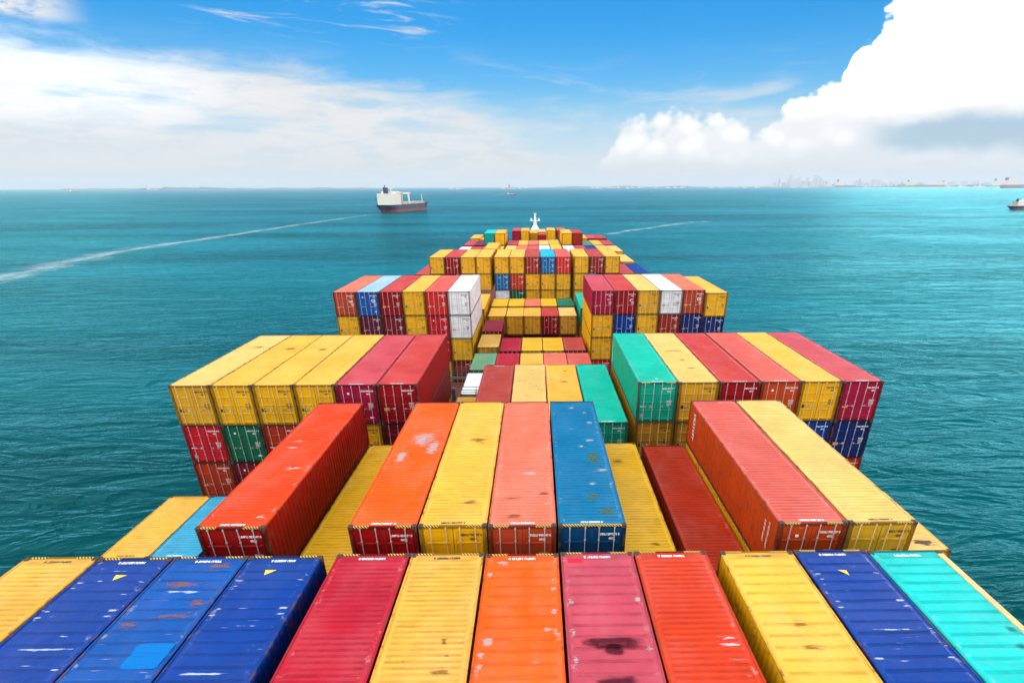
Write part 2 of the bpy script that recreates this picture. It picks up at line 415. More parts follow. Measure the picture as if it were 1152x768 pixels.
def me_frame(L):
    b = MB()
    for s in (-1, 1):
        xo, xi = s * (HX - 0.004), s * (HX - 0.165)
        a, c = min(xo, xi), max(xo, xi)
        b.box(a, c, 0.012, 0.16, 0.118, CH - 0.118)
        b.box(a, c, L - 0.16, L - 0.006, 0.118, CH - 0.118)
        xi2 = s * (HX - 0.07); a, c = min(xo, xi2), max(xo, xi2)
        b.box(a, c, 0.178, L - 0.178, 0.012, 0.16)
    x = HX - 0.162
    b.box(-x, x, 0.012, 0.11, CH - 0.125, CH - 0.012)      # door header
    b.box(-x, x, 0.02, 0.12, 0.012, 0.13)                  # door sill
    b.box(-x, x, L - 0.07, L - 0.006, CH - 0.11, CH - 0.012)
    b.box(-x, x, L - 0.07, L - 0.006, 0.012, 0.15)
    return b.mesh('frame_steel')


def me_rail(L, s, seed):
    """top side rail, knocked slightly out of true"""
    r = random.Random(seed); b = MB(); n = 16; rows = []
    for k in range(n + 1):
        y = 0.178 + (L - 0.356) * k / n; dz = r.uniform(-0.007, 0.007) if 0 < k < n else 0; dx = r.uniform(-0.006, 0.004) if 0 < k < n else 0
        xo, xi = s * (HX - 0.006 + dx), s * (HX - 0.07)
        rows.append([(xi, y, CH - 0.075), (xi, y, CH - 0.014 + dz), (xo, y, CH - 0.014 + dz), (xo, y, CH - 0.085), (xi, y, CH - 0.075)])
    b.grid(rows); return b.mesh('rail_steel')


def me_body(L):
    """floor and rear closing plate so that nothing shows through"""
    b = MB(); b.box(-HX + 0.08, HX - 0.08, 0.13, L - 0.08, 0.07, 0.14); return b.mesh('floor_steel')


def me_cast():
    b = MB(); b.box(-0.081, 0.081, -0.089, 0.089, -0.059, 0.059)
    b.mat = 1
    b.box(-0.03, 0.03, -0.0925, -0.085, -0.045, 0.04); b.box(-0.032, 0.032, -0.06, 0.06, 0.055, 0.0625)  # black boxes paint the shade inside the casting holes
    return b.mesh('casting')


def me_door(s, kind):
    """one leaf; its outside face looks to -y. s = -1 left, +1 right"""
    b = MB(); x0, x1 = (-1.075, -0.012) if s < 0 else (0.012, 1.075)
    z0, z1 = 0.135, CH - 0.13
    yo = 0.045; dp = 0.032
    zs = [(z0, 0), (z0 + 0.09, 0)]
    if kind == 'panels':
        n = 4; hgt = (z1 - z0 - 0.18) / n
        for k in range(n):
            a = z0 + 0.09 + k * hgt
            zs += [(a + 0.035, dp), (a + hgt - 0.075, dp), (a + hgt - 0.04, 0), (a + hgt - 0.005, 0)]
    else:
        n = 3; hgt = (z1 - z0 - 0.18) / n
        for k in range(n):
            a = z0 + 0.09 + k * hgt
            zs += [(a + 0.03, 0.0), (a + 0.06, -0.028), (a + 0.13, -0.028), (a + 0.16, 0.0), (a + hgt - 0.01, 0.0)]
    zs += [(z1, 0)]
    xs = [(x0, 0), (x0 + 0.08, 0), (x0 + 0.115, 1), (x1 - 0.115, 1), (x1 - 0.08, 0), (x1, 0)]
    b.grid([[(x, yo + d * k, z) for x, k in xs] for z, d in zs])
    b.box(x0, x1, yo + 0.034, yo + 0.05, z0, z1)
    # hinge blades
    for k in range(4):
        z = z0 + 0.25 + k * 0.62
        xa = -1.17 if s < 0 else 1.0
        b.box(xa, xa + 0.17, yo - 0.022, yo - 0.002, z, z + 0.07)
    b.mat = 1
    xe = x0 - 0.012 if s < 0 else x1
    b.box(xe, xe + 0.012, yo + 0.004, yo + 0.04, z0, z1)
    b.box(-0.012 if s < 0 else 0.001, -0.001 if s < 0 else 0.012, yo + 0.002, yo + 0.04, z0, z1)
    return b.mesh('door_leaf')


def me_bar(x, hdir):
    b = MB(); y = 0.012
    b.tube((x, y, 0.06), (x, y, CH - 0.05), 0.017, seg=6)
    for z in (0.1, 0.62, 1.3, 1.95, CH - 0.11): b.box(x - 0.032, x + 0.032, y - 0.022, y + 0.03, z - 0.018, z + 0.018)
    b.box(min(x, x + hdir * 0.46), max(x, x + hdir * 0.46), y - 0.034, y - 0.02, 1.0, 1.022)
    b.box(x + hdir * 0.42 - 0.03, x + hdir * 0.42 + 0.03, y - 0.02, y + 0.03, 0.97, 1.06)
    return b.mesh('bar_steel')


def me_haz(L, far, sgn):
    b = MB()
    y0, y1 = (0.0045, 0.09) if not far else (L - 0.085, L - 0.0045)
    a, c = (-1.03, -0.48) if sgn < 0 else (0.48, 1.03)
    b.box(a, c, y0, y1, CH - 0.062, CH - 0.006)
    return b.mesh('hazard_band')


def me_haz_full(L):
    b = MB(); b.box(-1.05, 1.05, 0.0045, 0.10, CH - 0.06, CH - 0.006); return b.mesh('hazard_band')


def text_mesh(body, size, bold=0.0):
    cu = bpy.data.curves.new('lettering', 'FONT'); cu.body = body; cu.size = size; cu.offset = bold
    cu.align_x = 'CENTER'; cu.align_y = 'CENTER'; cu.space_line = 1.05
    o = bpy.data.objects.new('lettering', cu)
    me = bpy.data.meshes.new_from_object(o)
    bpy.data.objects.remove(o)
    return me


def to3(me, fn, name):
    """copy of a flat lettering mesh with every vertex moved by fn(x, y)"""
    c = me.copy(); c.name = name
    for v in c.vertices: v.co = fn(v.co.x, v.co.y)
    c.update(); return c


def me_number(code, typ, big=None):
    """lettering of the right-hand door leaf: (part name, mesh) for every line of it"""
    parts = [('container_number', code, 0.64, CH - 0.42, 0.125), ('size_code', typ, 0.72, CH - 0.60, 0.125)]
    if big: parts.append(('owner_mark', big, 0.62, CH - 0.98, 0.40))
    parts += [('weight_lines', '32500 KG\n71650 LB\n3880 KG\n8550 LB', 0.76, CH - 1.36, 0.085)]
    out = []
    for nm, txt, x, z, sz in parts:
        def mk():
            t = text_mesh(txt, sz, sz * 0.045)
            return to3(t, lambda a, b_: (x + a * 0.92, 0.0405, z + b_), nm)
        out.append((nm, cached((nm, txt), mk)))
    return out


def me_roofnum(code, L, far):
    key = ('rnum', code, L, far)
    if key in _me: return _me[key]
    t = text_mesh(code, 0.13, 0.008)
    if far: me = to3(t, lambda x, y: (-x * 1.0, L - 0.24 - y, ROOF_Z + 0.006), 'roof_lettering')
    else: me = to3(t, lambda x, y: (x, 0.24 + y, ROOF_Z + 0.006), 'roof_lettering')
    bpy.data.meshes.remove(t)
    _me[key] = me
    return me


def me_stickers(kind):
    """small plates on the left-hand leaf: 0 dark/white, 1 yellow, 2 orange"""
    b = MB(); y = 0.0405
    def q(x, z, w, h):
        b.face([(x - w, y, z - h), (x + w, y, z - h), (x + w, y, z + h), (x - w, y, z + h)])
    if kind == 'yellow':
        b.mat = 1; q(-0.86, 0.98, 0.11, 0.10)
        b.mat = 0; b.face([(-0.40, y, 1.08), (-0.31, y, 0.98), (-0.40, y, 0.88), (-0.49, y, 0.98)])
    elif kind == 'triangle':
        b.mat = 2; b.face([(-0.46, y, 0.93), (-0.26, y, 0.93), (-0.36, y, 1.11)])
        b.mat = 1; q(-0.84, 0.42, 0.12, 0.11)
        b.mat = 0; q(-0.84, 1.02, 0.16, 0.03)
    elif kind == 'orange':
        b.mat = 3; q(-0.78, 0.98, 0.17, 0.10)
        b.mat = 0; b.face([(-0.40, y, 1.06), (-0.24, y, 1.06), (-0.32, y, 0.9)])
    else:
        b.mat = 0; q(-0.5, 2.02, 0.06, 0.06); q(0.74, 0.45, 0.12, 0.05)
    return b.mesh('sticker_plates')


def me_decal(x0, x1, y0, y1, L, style, lift=0.004):
    """patch that follows the stamped roof"""
    ys = sorted([y0, y1] + [y for y in roof_ys(L, style) if y0 < y < y1])
    b = MB(); xs = [x0 + (x1 - x0) * k / 4 for k in range(5)]
    b.grid([[(x, y, ROOF_Z + roof_h(y, L, style) + lift + 0.004) for x in xs] for y in ys])
    return b.mesh('roof_patch')


# ------------------------------------------------------------------ colours (roof, sides): toplight and sky sheen are put into the roof colours
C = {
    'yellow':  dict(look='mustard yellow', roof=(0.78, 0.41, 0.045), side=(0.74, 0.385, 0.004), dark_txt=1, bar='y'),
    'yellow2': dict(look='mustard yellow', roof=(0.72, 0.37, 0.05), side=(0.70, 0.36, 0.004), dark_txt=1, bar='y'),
    'yellow_nosheen':    dict(look='golden yellow', roof=(0.74, 0.41, 0.008), side=(0.60, 0.33, 0.012), dark_txt=1, bar='y'),  # yellow of sunken roofs: missing sky sheen is put into the colour
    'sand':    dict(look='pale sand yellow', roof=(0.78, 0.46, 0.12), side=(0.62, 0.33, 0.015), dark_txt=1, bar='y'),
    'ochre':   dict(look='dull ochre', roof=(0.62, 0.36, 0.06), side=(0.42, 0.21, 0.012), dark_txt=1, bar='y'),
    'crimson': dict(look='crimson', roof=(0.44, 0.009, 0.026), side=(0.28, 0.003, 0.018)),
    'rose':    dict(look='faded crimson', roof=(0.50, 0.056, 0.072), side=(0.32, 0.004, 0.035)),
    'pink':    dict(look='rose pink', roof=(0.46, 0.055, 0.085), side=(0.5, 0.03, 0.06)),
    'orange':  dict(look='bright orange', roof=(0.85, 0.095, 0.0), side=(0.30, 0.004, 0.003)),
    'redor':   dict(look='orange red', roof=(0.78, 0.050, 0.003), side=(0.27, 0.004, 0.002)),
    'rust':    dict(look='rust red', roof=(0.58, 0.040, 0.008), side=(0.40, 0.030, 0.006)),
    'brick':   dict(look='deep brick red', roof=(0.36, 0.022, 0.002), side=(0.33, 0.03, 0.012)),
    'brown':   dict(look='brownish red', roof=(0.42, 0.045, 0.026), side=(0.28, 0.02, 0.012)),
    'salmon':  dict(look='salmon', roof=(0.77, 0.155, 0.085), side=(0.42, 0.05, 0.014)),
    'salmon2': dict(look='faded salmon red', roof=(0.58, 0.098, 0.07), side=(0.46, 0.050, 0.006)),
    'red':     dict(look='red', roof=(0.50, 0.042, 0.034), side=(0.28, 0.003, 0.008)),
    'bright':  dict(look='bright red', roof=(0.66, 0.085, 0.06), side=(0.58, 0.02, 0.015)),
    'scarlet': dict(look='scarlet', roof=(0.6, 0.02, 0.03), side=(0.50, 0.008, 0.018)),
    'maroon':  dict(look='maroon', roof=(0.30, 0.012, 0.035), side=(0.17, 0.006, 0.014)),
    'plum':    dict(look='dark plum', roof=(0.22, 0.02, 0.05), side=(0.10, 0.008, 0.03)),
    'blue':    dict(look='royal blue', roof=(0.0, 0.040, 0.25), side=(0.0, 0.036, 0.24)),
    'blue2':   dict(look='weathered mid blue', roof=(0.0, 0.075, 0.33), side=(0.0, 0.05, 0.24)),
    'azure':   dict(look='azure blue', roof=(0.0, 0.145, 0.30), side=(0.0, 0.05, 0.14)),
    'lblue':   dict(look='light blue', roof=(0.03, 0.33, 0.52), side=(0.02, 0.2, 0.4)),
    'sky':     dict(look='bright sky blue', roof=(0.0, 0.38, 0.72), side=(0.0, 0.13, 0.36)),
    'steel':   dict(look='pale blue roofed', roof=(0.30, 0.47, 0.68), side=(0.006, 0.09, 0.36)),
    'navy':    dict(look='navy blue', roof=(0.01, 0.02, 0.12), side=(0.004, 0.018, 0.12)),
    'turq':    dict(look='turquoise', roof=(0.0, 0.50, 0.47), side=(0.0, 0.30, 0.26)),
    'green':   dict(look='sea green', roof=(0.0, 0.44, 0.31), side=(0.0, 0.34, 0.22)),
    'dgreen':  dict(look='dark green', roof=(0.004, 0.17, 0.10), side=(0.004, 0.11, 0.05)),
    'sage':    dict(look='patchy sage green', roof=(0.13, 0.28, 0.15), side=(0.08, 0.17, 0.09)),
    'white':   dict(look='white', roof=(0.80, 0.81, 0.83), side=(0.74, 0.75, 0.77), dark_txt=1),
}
CODES = ['UMBU 414156 0', 'MSCU 801797 2', 'TOLU 943447 0', 'STIU 298273 5', 'TONU 795627 0', 'MSCU 705007 4', 'UMBU 957048 0', 'UESU 210736 0',
         'TRLU 518832 0', 'CRXU 995412 0', 'MSCU 331908 6', 'TGHU 742190 3']
TYPS = ['45G1', '45G1', '45G1', '4532', '45G1', '45G1', '4310', '45G1']

GROUP = 'shipping containers stacked on the deck'
FRAMEC = {}
registry = []
XC = -6.796; GAP = 0.42; PW = 2.5


def col_x(block, i):
    """centre of column i of a block"""
    if block == 'C': return XC + (i + 0.5) * PW
    if block == 'L': return XC - GAP - (i + 0.5) * PW
    return XC + 5 * PW + GAP + (i + 0.5) * PW


count = [0]


def container(block, i, top, y0, colr, L=12.19, lod=1, place='', tier='', roof='fine', code=None, typ=None, big=None, stick=None,
              haz=None, number=None, wear=0.45, rust=0.35, extra=None, hidden=False, scratch=(0.75, 0.76, 0.78), dirt=0.35, dx=0.0, dy=0.0):
    k = count[0]; count[0] += 1
    rnd = random.Random(1000 + k)
    cd = C[colr]
    jx = rnd.uniform(-0.02, 0.02); jy = rnd.uniform(-0.05, 0.05)
    root = empty('shipping_container', (col_x(block, i) + jx + dx, y0 + jy + dy, ZT + top - CH), R_(rnd.uniform(-0.06, 0.06)))
    x_scr = root.location.x / (y0 + 12)
    registry.append(dict(o=root, look=extra or cd['look'], place=place, tier=tier, x=root.location.x, y=y0, hidden=hidden))
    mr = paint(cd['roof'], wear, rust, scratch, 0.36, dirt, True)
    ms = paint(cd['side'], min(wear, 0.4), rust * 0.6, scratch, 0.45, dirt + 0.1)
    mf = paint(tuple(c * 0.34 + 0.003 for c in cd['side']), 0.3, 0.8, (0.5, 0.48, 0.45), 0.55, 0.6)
    mrail = paint(tuple(c * 0.8 for c in cd['roof']), 0.5, 0.4, (0.55, 0.5, 0.46), 0.5, 0.5)
    put('frame', cached(('frame', L), lambda: me_frame(L)), mf, root)
    for sg in (-1, 1): put('top_rail', cached(('rail', L, sg, k % 3), lambda: me_rail(L, sg, k % 3 * 7 + sg)), mrail, root)
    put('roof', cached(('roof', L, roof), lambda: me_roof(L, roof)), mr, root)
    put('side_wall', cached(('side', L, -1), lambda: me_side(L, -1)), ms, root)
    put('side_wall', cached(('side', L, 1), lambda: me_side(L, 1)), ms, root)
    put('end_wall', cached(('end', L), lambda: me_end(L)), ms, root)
    if hidden: return root
    kind = 'panels' if cd.get('dark_txt') or rnd.random() < 0.55 or colr == 'green' else 'ribs'
    dl = [put('door', cached(('door', s, kind), lambda: me_door(s, kind)), [ms, M_SEAL_HOLE], root) for s in (-1, 1)]
    if lod <= 2:
        mb = paint((0.62, 0.50, 0.30), 0.3, 0.4) if cd.get('bar') == 'y' else M_STEEL
        for d, x, h in ((dl[0], -0.80, 1), (dl[0], -0.25, -1), (dl[1], 0.25, 1), (dl[1], 0.80, -1)):
            put('locking_bar', cached(('bar', x), lambda: me_bar(x, h)), mb, d)
        cs = cached('cast', me_cast)
        for x in (-HX + 0.081, HX - 0.081):
            for y in (0.089, L - 0.089):
                for z in (0.059, CH - 0.059):
                    if lod == 2 and y > 1: continue
                    put('corner_casting', cs, [M_CAST, M_SEAL_HOLE], root, (x, y, z))
    else:
        pass
    ink = M_BLACK if cd.get('dark_txt') else M_WHITE
    code = code or CODES[k % len(CODES)]; typ = typ or '45G1'
    if lod <= 2:
        for nm, me in me_number(code, typ, big): put(nm, me, ink, dl[1])
        if stick is None:
            stick = 'yellow' if cd.get('bar') == 'y' else rnd.choice(['plain', 'orange', 'triangle', 'plain'])
        put('sticker', cached(('st', stick), lambda: me_stickers(stick)), [M_WHITE, M_BLACK if cd.get('bar') == 'y' else M_GREYST, M_YELB, M_ORB], dl[0])
    if number:
        for far in ([False] if number == 'near' else [True] if number == 'far' else [False, True]):
            put('roof_lettering', me_roofnum(code, L, far), ink, root)
    if haz:
        for sg in (-1, 1):
            if haz in ('near', 'both'): put('hazard_band', cached(('haz', L, 0, sg), lambda: me_haz(L, False, sg)), M_HAZ, root)
            if haz in ('far', 'both'): put('hazard_band', cached(('haz', L, 1, sg), lambda: me_haz(L, True, sg)), M_HAZ, root)
        if haz == 'full': put('hazard_band', cached(('hazf', L), lambda: me_haz_full(L)), M_HAZ, root)
    return root


def decal(root, name, x0, x1, y0, y1, mat, roof='fine', L=12.19):
    return put(name, me_decal(x0, x1, y0, y1, L, roof), mat, root)


# ------------------------------------------------------------------ the cargo, row by row
T = 2.6
A0, B0, C0, CP, D0, DP, E0, F0, G0, H0, I0, J0, K0 = 2.44, 15.80, 30.56, 44.95, 59.70, 74.90, 90.20, 105.0, 119.7, 134.4, 149.1, 163.9, 178.6
BL, CL, CC, DL, EL = 0.30, 0.45, -2.13, 0.87, 0.96

# --- nearest row
pl = 'nearest row'
A = dict(y0=A0, lod=1, place=pl, haz='far', number='far')
aL3 = container('L', 3, 0.02, colr='yellow2', **A, wear=0.3, rust=0.4)
aL2 = container('L', 2, 0, colr='blue', roof='coarse', **A, wear=0.95, extra='royal blue white-scratched')
aL1 = container('L', 1, 0, colr='blue2', roof='coarse', **A, wear=0.85, rust=0.95, scratch=(0.55, 0.30, 0.2), extra='rusty mid blue')
aL0 = container('L', 0, 0, colr='blue', roof='coarse', **A, wear=0.7)
aC0 = container('C', 0, 0, colr='crimson', **A, wear=0.4, code='UMBU 881340 2')
aC1 = container('C', 1, 0, colr='yellow2', **A, rust=0.45, wear=0.3, dirt=0.6)
aC2 = container('C', 2, 0, colr='orange', roof='coarse', **A, wear=0.5, scratch=(0.78, 0.45, 0.4), code='UMBU 147141 0')
aC3 = container('C', 3, 0, colr='pink', roof='coarse', **A, wear=0.35, code='UMBU 707136 2')
aC4 = container('C', 4, 0, colr='rust', **A, wear=0.45, rust=0.35, code='TGHU 198401 2')
aR0 = container('R', 0, 0.0, colr='yellow', roof='coarse', **A, wear=0.2)
aR1 = container('R', 1, 0.0, colr='blue', roof='coarse', **A, wear=0.8, code='UMBU 745901 0', extra='royal blue scuffed')
aR2 = container('R', 2, 0.0, colr='turq', roof='coarse', y0=A0, lod=1, place=pl, number='far', wear=0.15, rust=0.1)
put('side_rail', (lambda b: (b.box(HX - 0.19, HX + 0.004, 0.2, 11.98, CH - 0.03, CH + 0.012), b.mesh('rail_steel'))[1])(MB()), plain('tan_rail', (0.72, 0.47, 0.2), 0.6), aR2)

# yellow arrow marks, patches and stains on the near roofs
def arrow(root, x, y, roof='coarse'):
    b = MB(); z = ROOF_Z + 0.034
    b.face([(x - 0.17, y + 0.10, z), (x - 0.10, y - 0.16, z), (x + 0.20, y + 0.09, z)])
    put('arrow_mark', b.mesh('arrow_plate'), M_YELB, root)
arrow(aL2, 0.1, 11.2); arrow(aL0, -0.2, 11.35)
b = MB(); z = ROOF_Z + 0.034; b.face([(-0.25, 11.12, z), (-0.0, 10.84, z), (0.02, 11.1, z)]); put('arrow_mark', b.mesh('arrow_plate'), M_YELB, aR1)
decal(aL1, 'paint_patch', 0.05, 1.12, 7.5, 8.45, M_PATCH, 'coarse')
M_BLOOM = soft_patch('rust_bloom', (0.27, 0.11, 0.07), 0.40, 0.8, 2.4, 0.6, 2.2, 3.2, 5.0)
for x0, x1, y0, y1 in ((0.3, 1.2, 9.7, 10.25), (-0.5, 1.15, 9.25, 9.6), (-0.9, 0.6, 10.6, 11.0), (0.0, 1.1, 11.4, 12.0), (-1.15, -0.3, 8.9, 9.3)):
    decal(aL1, 'rust_stain', x0, x1, y0, y1, M_BLOOM, 'coarse')
decal(aL1, 'scratch', -1.0, 0.8, 10.35, 10.55, M_SCRATCH, 'coarse')
decal(aC3, 'stain', -1.0, 1.05, 7.92, 8.46, M_STAIN, 'coarse'); decal(aC3, 'stain', -0.35, 0.4, 7.7, 8.2, M_STAIN, 'coarse')
decal(aC3, 'stain', -0.75, 0.75, 6.2, 7.25, M_STAIN, 'coarse')
decal(aC3, 'paint_patch', -1.0, -0.5, 11.62, 11.9, M_REDP, 'coarse')
for k in range(4): decal(aR2, 'smear', -0.2 + 0.25 * k, 0.7 + 0.12 * k, 6.6 + 0.6 * k, 7.0 + 0.62 * k, M_DRIP, 'coarse')
decal(aC1, 'stain', 0.1, 1.0, 7.15, 7.45, M_BROWN, 'fine'); decal(aC1, 'stain', 0.33, 0.58, 8.1, 8.5, M_BROWN, 'fine'); decal(aC1, 'stain', 0.5, 0.72, 7.7, 7.9, M_BROWN, 'fine')
decal(aC2, 'scrape', -1.1, -0.6, 8.1, 8.6, M_SCRAPE, 'coarse'); decal(aC2, 'scrape', -0.9, -0.3, 11.5, 11.9, M_SCRAPE, 'coarse')
decal(aC2, 'scrape', 0.5, 1.1, 8.6, 8.9, M_SCRAPE, 'coarse')
decal(aR0, 'stain', -0.5, 0.5, 7.8, 8.15, M_BROWN, 'coarse'); decal(aR0, 'stain', -0.4, 0.4, 8.6, 9.1, M_BROWN, 'coarse')
for yy in (7.0, 7.5, 8.0, 8.25): decal(aC4, 'scratch', 0.35, 1.15, yy, yy + 0.13, M_SCRATCH, 'fine')
for root, full in ((aL2, 8.2), (aR1, 8.5), (aL0, 7.3)):
    decal(root, 'scratch', -1.1, 1.1, full, full + 0.10, M_SCRATCH, 'coarse')
    for yy in (7.5, 9.38, 9.65, 10.62, 10.9):
        if root is aL0 and yy < 9: continue
        decal(root, 'scratch', -1.16, -0.75, yy, yy + 0.13, M_SCRATCH, 'coarse'); decal(root, 'scratch', 0.72, 1.16, yy + 0.02, yy + 0.14, M_SCRATCH, 'coarse')
rnd = random.Random(3)
for root in (aC3, aC2):
    for k in range(6):
        x = rnd.choice((-1.15, 0.85)); y = rnd.uniform(6.5, 11.6); decal(root, 'scrape', x, x + 0.3, y, y + 0.35, M_SCRAPE, 'coarse')

# --- second row
pl = 'second row'
B = dict(y0=B0, lod=1, place=pl)
bL0 = container('L', 0, BL - T, colr='yellow_nosheen', tier='low', **B, wear=0.1, dirt=0.5)
bL1 = container('L', 1, BL, colr='redor', haz='near', number='near', code='UMBU 957048 0', **B, wear=0.6)
container('L', 2, BL - T * 2, colr='blue2', tier='low', hidden=True, **B)
bL4 = container('L', 4, -5.62, colr='lblue', L=6.058, y0=21.9, lod=1, place=pl, number='near', tier='low', wear=0.9, rust=0.3, roof='fine')
bL5 = container('L', 5, -5.62, colr='yellow', L=6.058, y0=21.9, lod=1, place=pl, number='near', tier='low', wear=0.2)
bC0 = container('C', 0, BL, colr='orange', haz='near', number='near', code='UMBU 414156 0', **B, wear=0.5, scratch=(0.6, 0.58, 0.56))
bC1 = container('C', 1, BL, colr='yellow', haz='near', number='near', code='MSCU 801797 2', **B, wear=0.15, dirt=0.55)
bC2 = container('C', 2, BL, colr='salmon', haz='near', number='near', code='TOLU 943447 0', **B, rust=0.5, wear=0.5)
bC3 = container('C', 3, BL, colr='azure', haz='full', number='near', code='STIU 298273 5', typ='4532', **B, wear=0.45)
bC4 = container('C', 4, BL - T, colr='yellow_nosheen', tier='low', **B, wear=0.1, rust=0.4, dirt=0.5)
bR0 = container('R', 0, BL - T - 0.22, colr='brick', tier='low', number='near', **B, wear=0.15)
bR1 = container('R', 1, BL, colr='salmon2', haz='near', number='near', code='TONU 795627 0', **B, wear=0.8, scratch=(0.8, 0.6, 0.55))
bR2 = container('R', 2, BL, colr='sand', haz='near', number='near', code='MSCU 705007 4', **B, wear=0.2)
bR5 = container('R', 5, -5.62, colr='sand', L=6.058, y0=21.9, lod=1, place=pl, tier='low', wear=0.3, rust=0.5)
container('R', 1, BL - T, colr='yellow', tier='low', hidden=True, **B)
container('R', 2, BL - T, colr='ochre', tier='low', hidden=True, **B)
container('L', 1, BL - T, colr='brown', tier='low', hidden=True, **B)
decal(bC0, 'scrape', -0.75, 1.0, 6.0, 8.6, M_SCRAPE); decal(bC0, 'scrape', 0.2, 1.15, 5.2, 7.6, M_SCRAPE); decal(bC0, 'scrape', -0.9, -0.2, 4.6, 6.4, M_SCRAPE)
decal(bL1, 'scratch', -1.0, 0.1, 7.0, 7.3, M_SCRATCH); decal(bL1, 'scratch', -0.9, 0.2, 6.4, 6.6, M_SCRATCH); decal(bL1, 'scratch', 0.0, 1.0, 4.3, 4.6, M_SCRATCH); decal(bL1, 'scratch', 0.5, 1.15, 0.6, 0.85, M_SCRATCH)
decal(bC2, 'rust_stain', -0.85, 0.2, 0.38, 0.95, M_BROWN); decal(bC2, 'rust_stain', -0.9, 0.1, 1.7, 2.2, M_BROWN); decal(bC2, 'rust_stain', 0.5, 1.1, 2.0, 2.5, M_BROWN); decal(bC2, 'scrape', -0.2, 0.7, 3.6, 4.2, M_SCRAPE)
M_MOSS = soft_patch('mossy_wear', (0.10, 0.15, 0.03), 0.5, 0.8, 2.6, 0.6, 2.2, 2.4, 3.0)
decal(bC3, 'rust_stain', -0.1, 1.1, 4.2, 6.4, M_MOSS); decal(bC3, 'rust_stain', 0.1, 1.15, 0.1 + 0.3, 1.4, M_MOSS); decal(bC3, 'rust_stain', -0.3, 0.7, 1.5, 2.4, M_MOSS)
for x, y, q in ((-0.3, 11, .2), (0.35, 10.3, .2), (0.2, 6.9, .4), (0.3, 3.9, .7), (0.0, 2.8, .3), (0.5, 9.0, .2), (-0.5, 8.2, .2), (-0.2, 6.2, .3)): decal(bC3, 'scrape', x, x + 0.25 + q, y, y + 0.4, M_SCRAPE)
decal(bC1, 'stain', -0.5, 1.0, 6.6, 7.6, M_BROWN); decal(bC1, 'stain', -0.3, 1.1, 1.2, 1.9, M_BROWN)
decal(bC4, 'stain', 0.1, 0.9, 2.2, 2.6, M_BROWN); decal(bC4, 'stain', -0.6, 0.4, 9.6, 10.2, M_BROWN); decal(bR5, 'stain', -0.5, 1.0, 0.4, 1.1, soft_patch('dark_scuff', (0.10, 0.07, 0.06), 0.3, 0.5, 3.0, 0.8, 2.5, 1.8, 2.5), 'fine', 6.058)
# lettering down the left side of the salmon container
b = text_mesh('TRITON', 0.42, 0.012)
put('side_lettering', to3(b, lambda x, y: (-HX - 0.004, 11.05 - y, 1.45 + x), 'side_lettering'), M_WHITE, bR1)
bpy.data.meshes.remove(b)
b = text_mesh('TONU 795627 0', 0.17, 0.004)
put('side_lettering', to3(b, lambda x, y: (-HX - 0.004, 0.75 - y, 1.55 + x), 'side_lettering'), M_WHITE, bR1)
put('side_lettering', to3(b, lambda x, y: (-HX - 0.004, 1.1 - y, 1.55 + x * 0.8), 'side_lettering'), M_WHITE, bR1)
bpy.data.meshes.remove(b)

# --- third row: two high stacks and the low middle
pl = 'left stack of third row'
Cd = dict(y0=C0, lod=2, place=pl)
for i, c in zip((5, 4, 3, 2, 1, 0), ('sand', 'yellow', 'yellow', 'yellow', 'rose', 'red')):
    r = container('L', i, CL, colr=c, tier='top tier', number='near' if c in ('rose', 'red') else None, wear=0.15 if c not in ('red',) else 0.4, **Cd)
    if i in (5, 4, 3): decal(r, 'stain', -0.4, 0.9, 6.0 + i * 0.4, 7.2 + i * 0.4, M_BROWN)
for i, c in zip((5, 4, 3, 2, 1, 0), ('scarlet', 'dgreen', 'rust', 'brown', 'yellow', 'maroon')):
    container('L', i, CL - T, colr=c, tier='second tier', stick='triangle' if c == 'scarlet' else None, **Cd)
for i, c in zip((5, 4, 0), ('rust', 'maroon', 'ochre')): container('L', i, CL - 2 * T, colr=c, tier='third tier', hidden=(i == 0), **Cd)
container('L', 5, CL - 3 * T, colr='ochre', tier='', hidden=True, **Cd)
container('L', 4, CL - 3 * T, colr='brown', tier='', hidden=True, **Cd)
pl = 'right stack of third row'
Cd = dict(y0=C0, lod=2, place=pl)
for i, c in enumerate(('green', 'sand', 'red', 'salmon2', 'yellow', 'rose')):
    r = container('R', i, CL, colr=c, tier='top tier', number='near' if c not in ('sand', 'yellow') else None, haz='near' if i == 0 else None,
                  stick='triangle' if i == 0 else 'orange' if i == 5 else None, wear=0.6 if c in ('red',) else 0.12, rust=0.15 if i == 0 else 0.35, **Cd)
    if i == 1:
        decal(r, 'stain', -1.0, 1.1, 6.6, 7.3, M_BROWN); decal(r, 'stain', -0.2, 0.4, 4.4, 5.0, M_BROWN); decal(r, 'stain', -0.3, 0.8, 2.6, 3.2, M_BROWN)
    if i == 0:
        b = text_mesh('UESU 210736', 0.30, 0.012)
        put('side_lettering', to3(b, lambda x, y: (-HX - 0.004, 11.6 - y, 1.32 + x), 'side_lettering'), M_WHITE, r)
        bpy.data.meshes.remove(b)
        b = MB(); b.face([(-0.1, 0.62, ROOF_Z + 0.03), (0.1, 0.62, ROOF_Z + 0.03), (0.0, 0.82, ROOF_Z + 0.03)]); put('arrow_mark', b.mesh('arrow_plate'), M_YELB, r)
for i, c in enumerate(('ochre', 'ochre', 'brown', 'maroon', 'blue', 'navy')):
    container('R', i, CL - T, colr=c, tier='second tier', hidden=i in (2, 3), **Cd)
for i, c in ((5, 'rust'), (0, 'maroon'), (4, 'brown')): container('R', i, CL - 2 * T, colr=c, tier='third tier', hidden=i != 5, **Cd)
container('R', 5, CL - 3 * T, colr='navy', tier='', hidden=True, **Cd)
pl = 'low middle of third row'
Cd = dict(y0=C0, lod=2, place=pl)
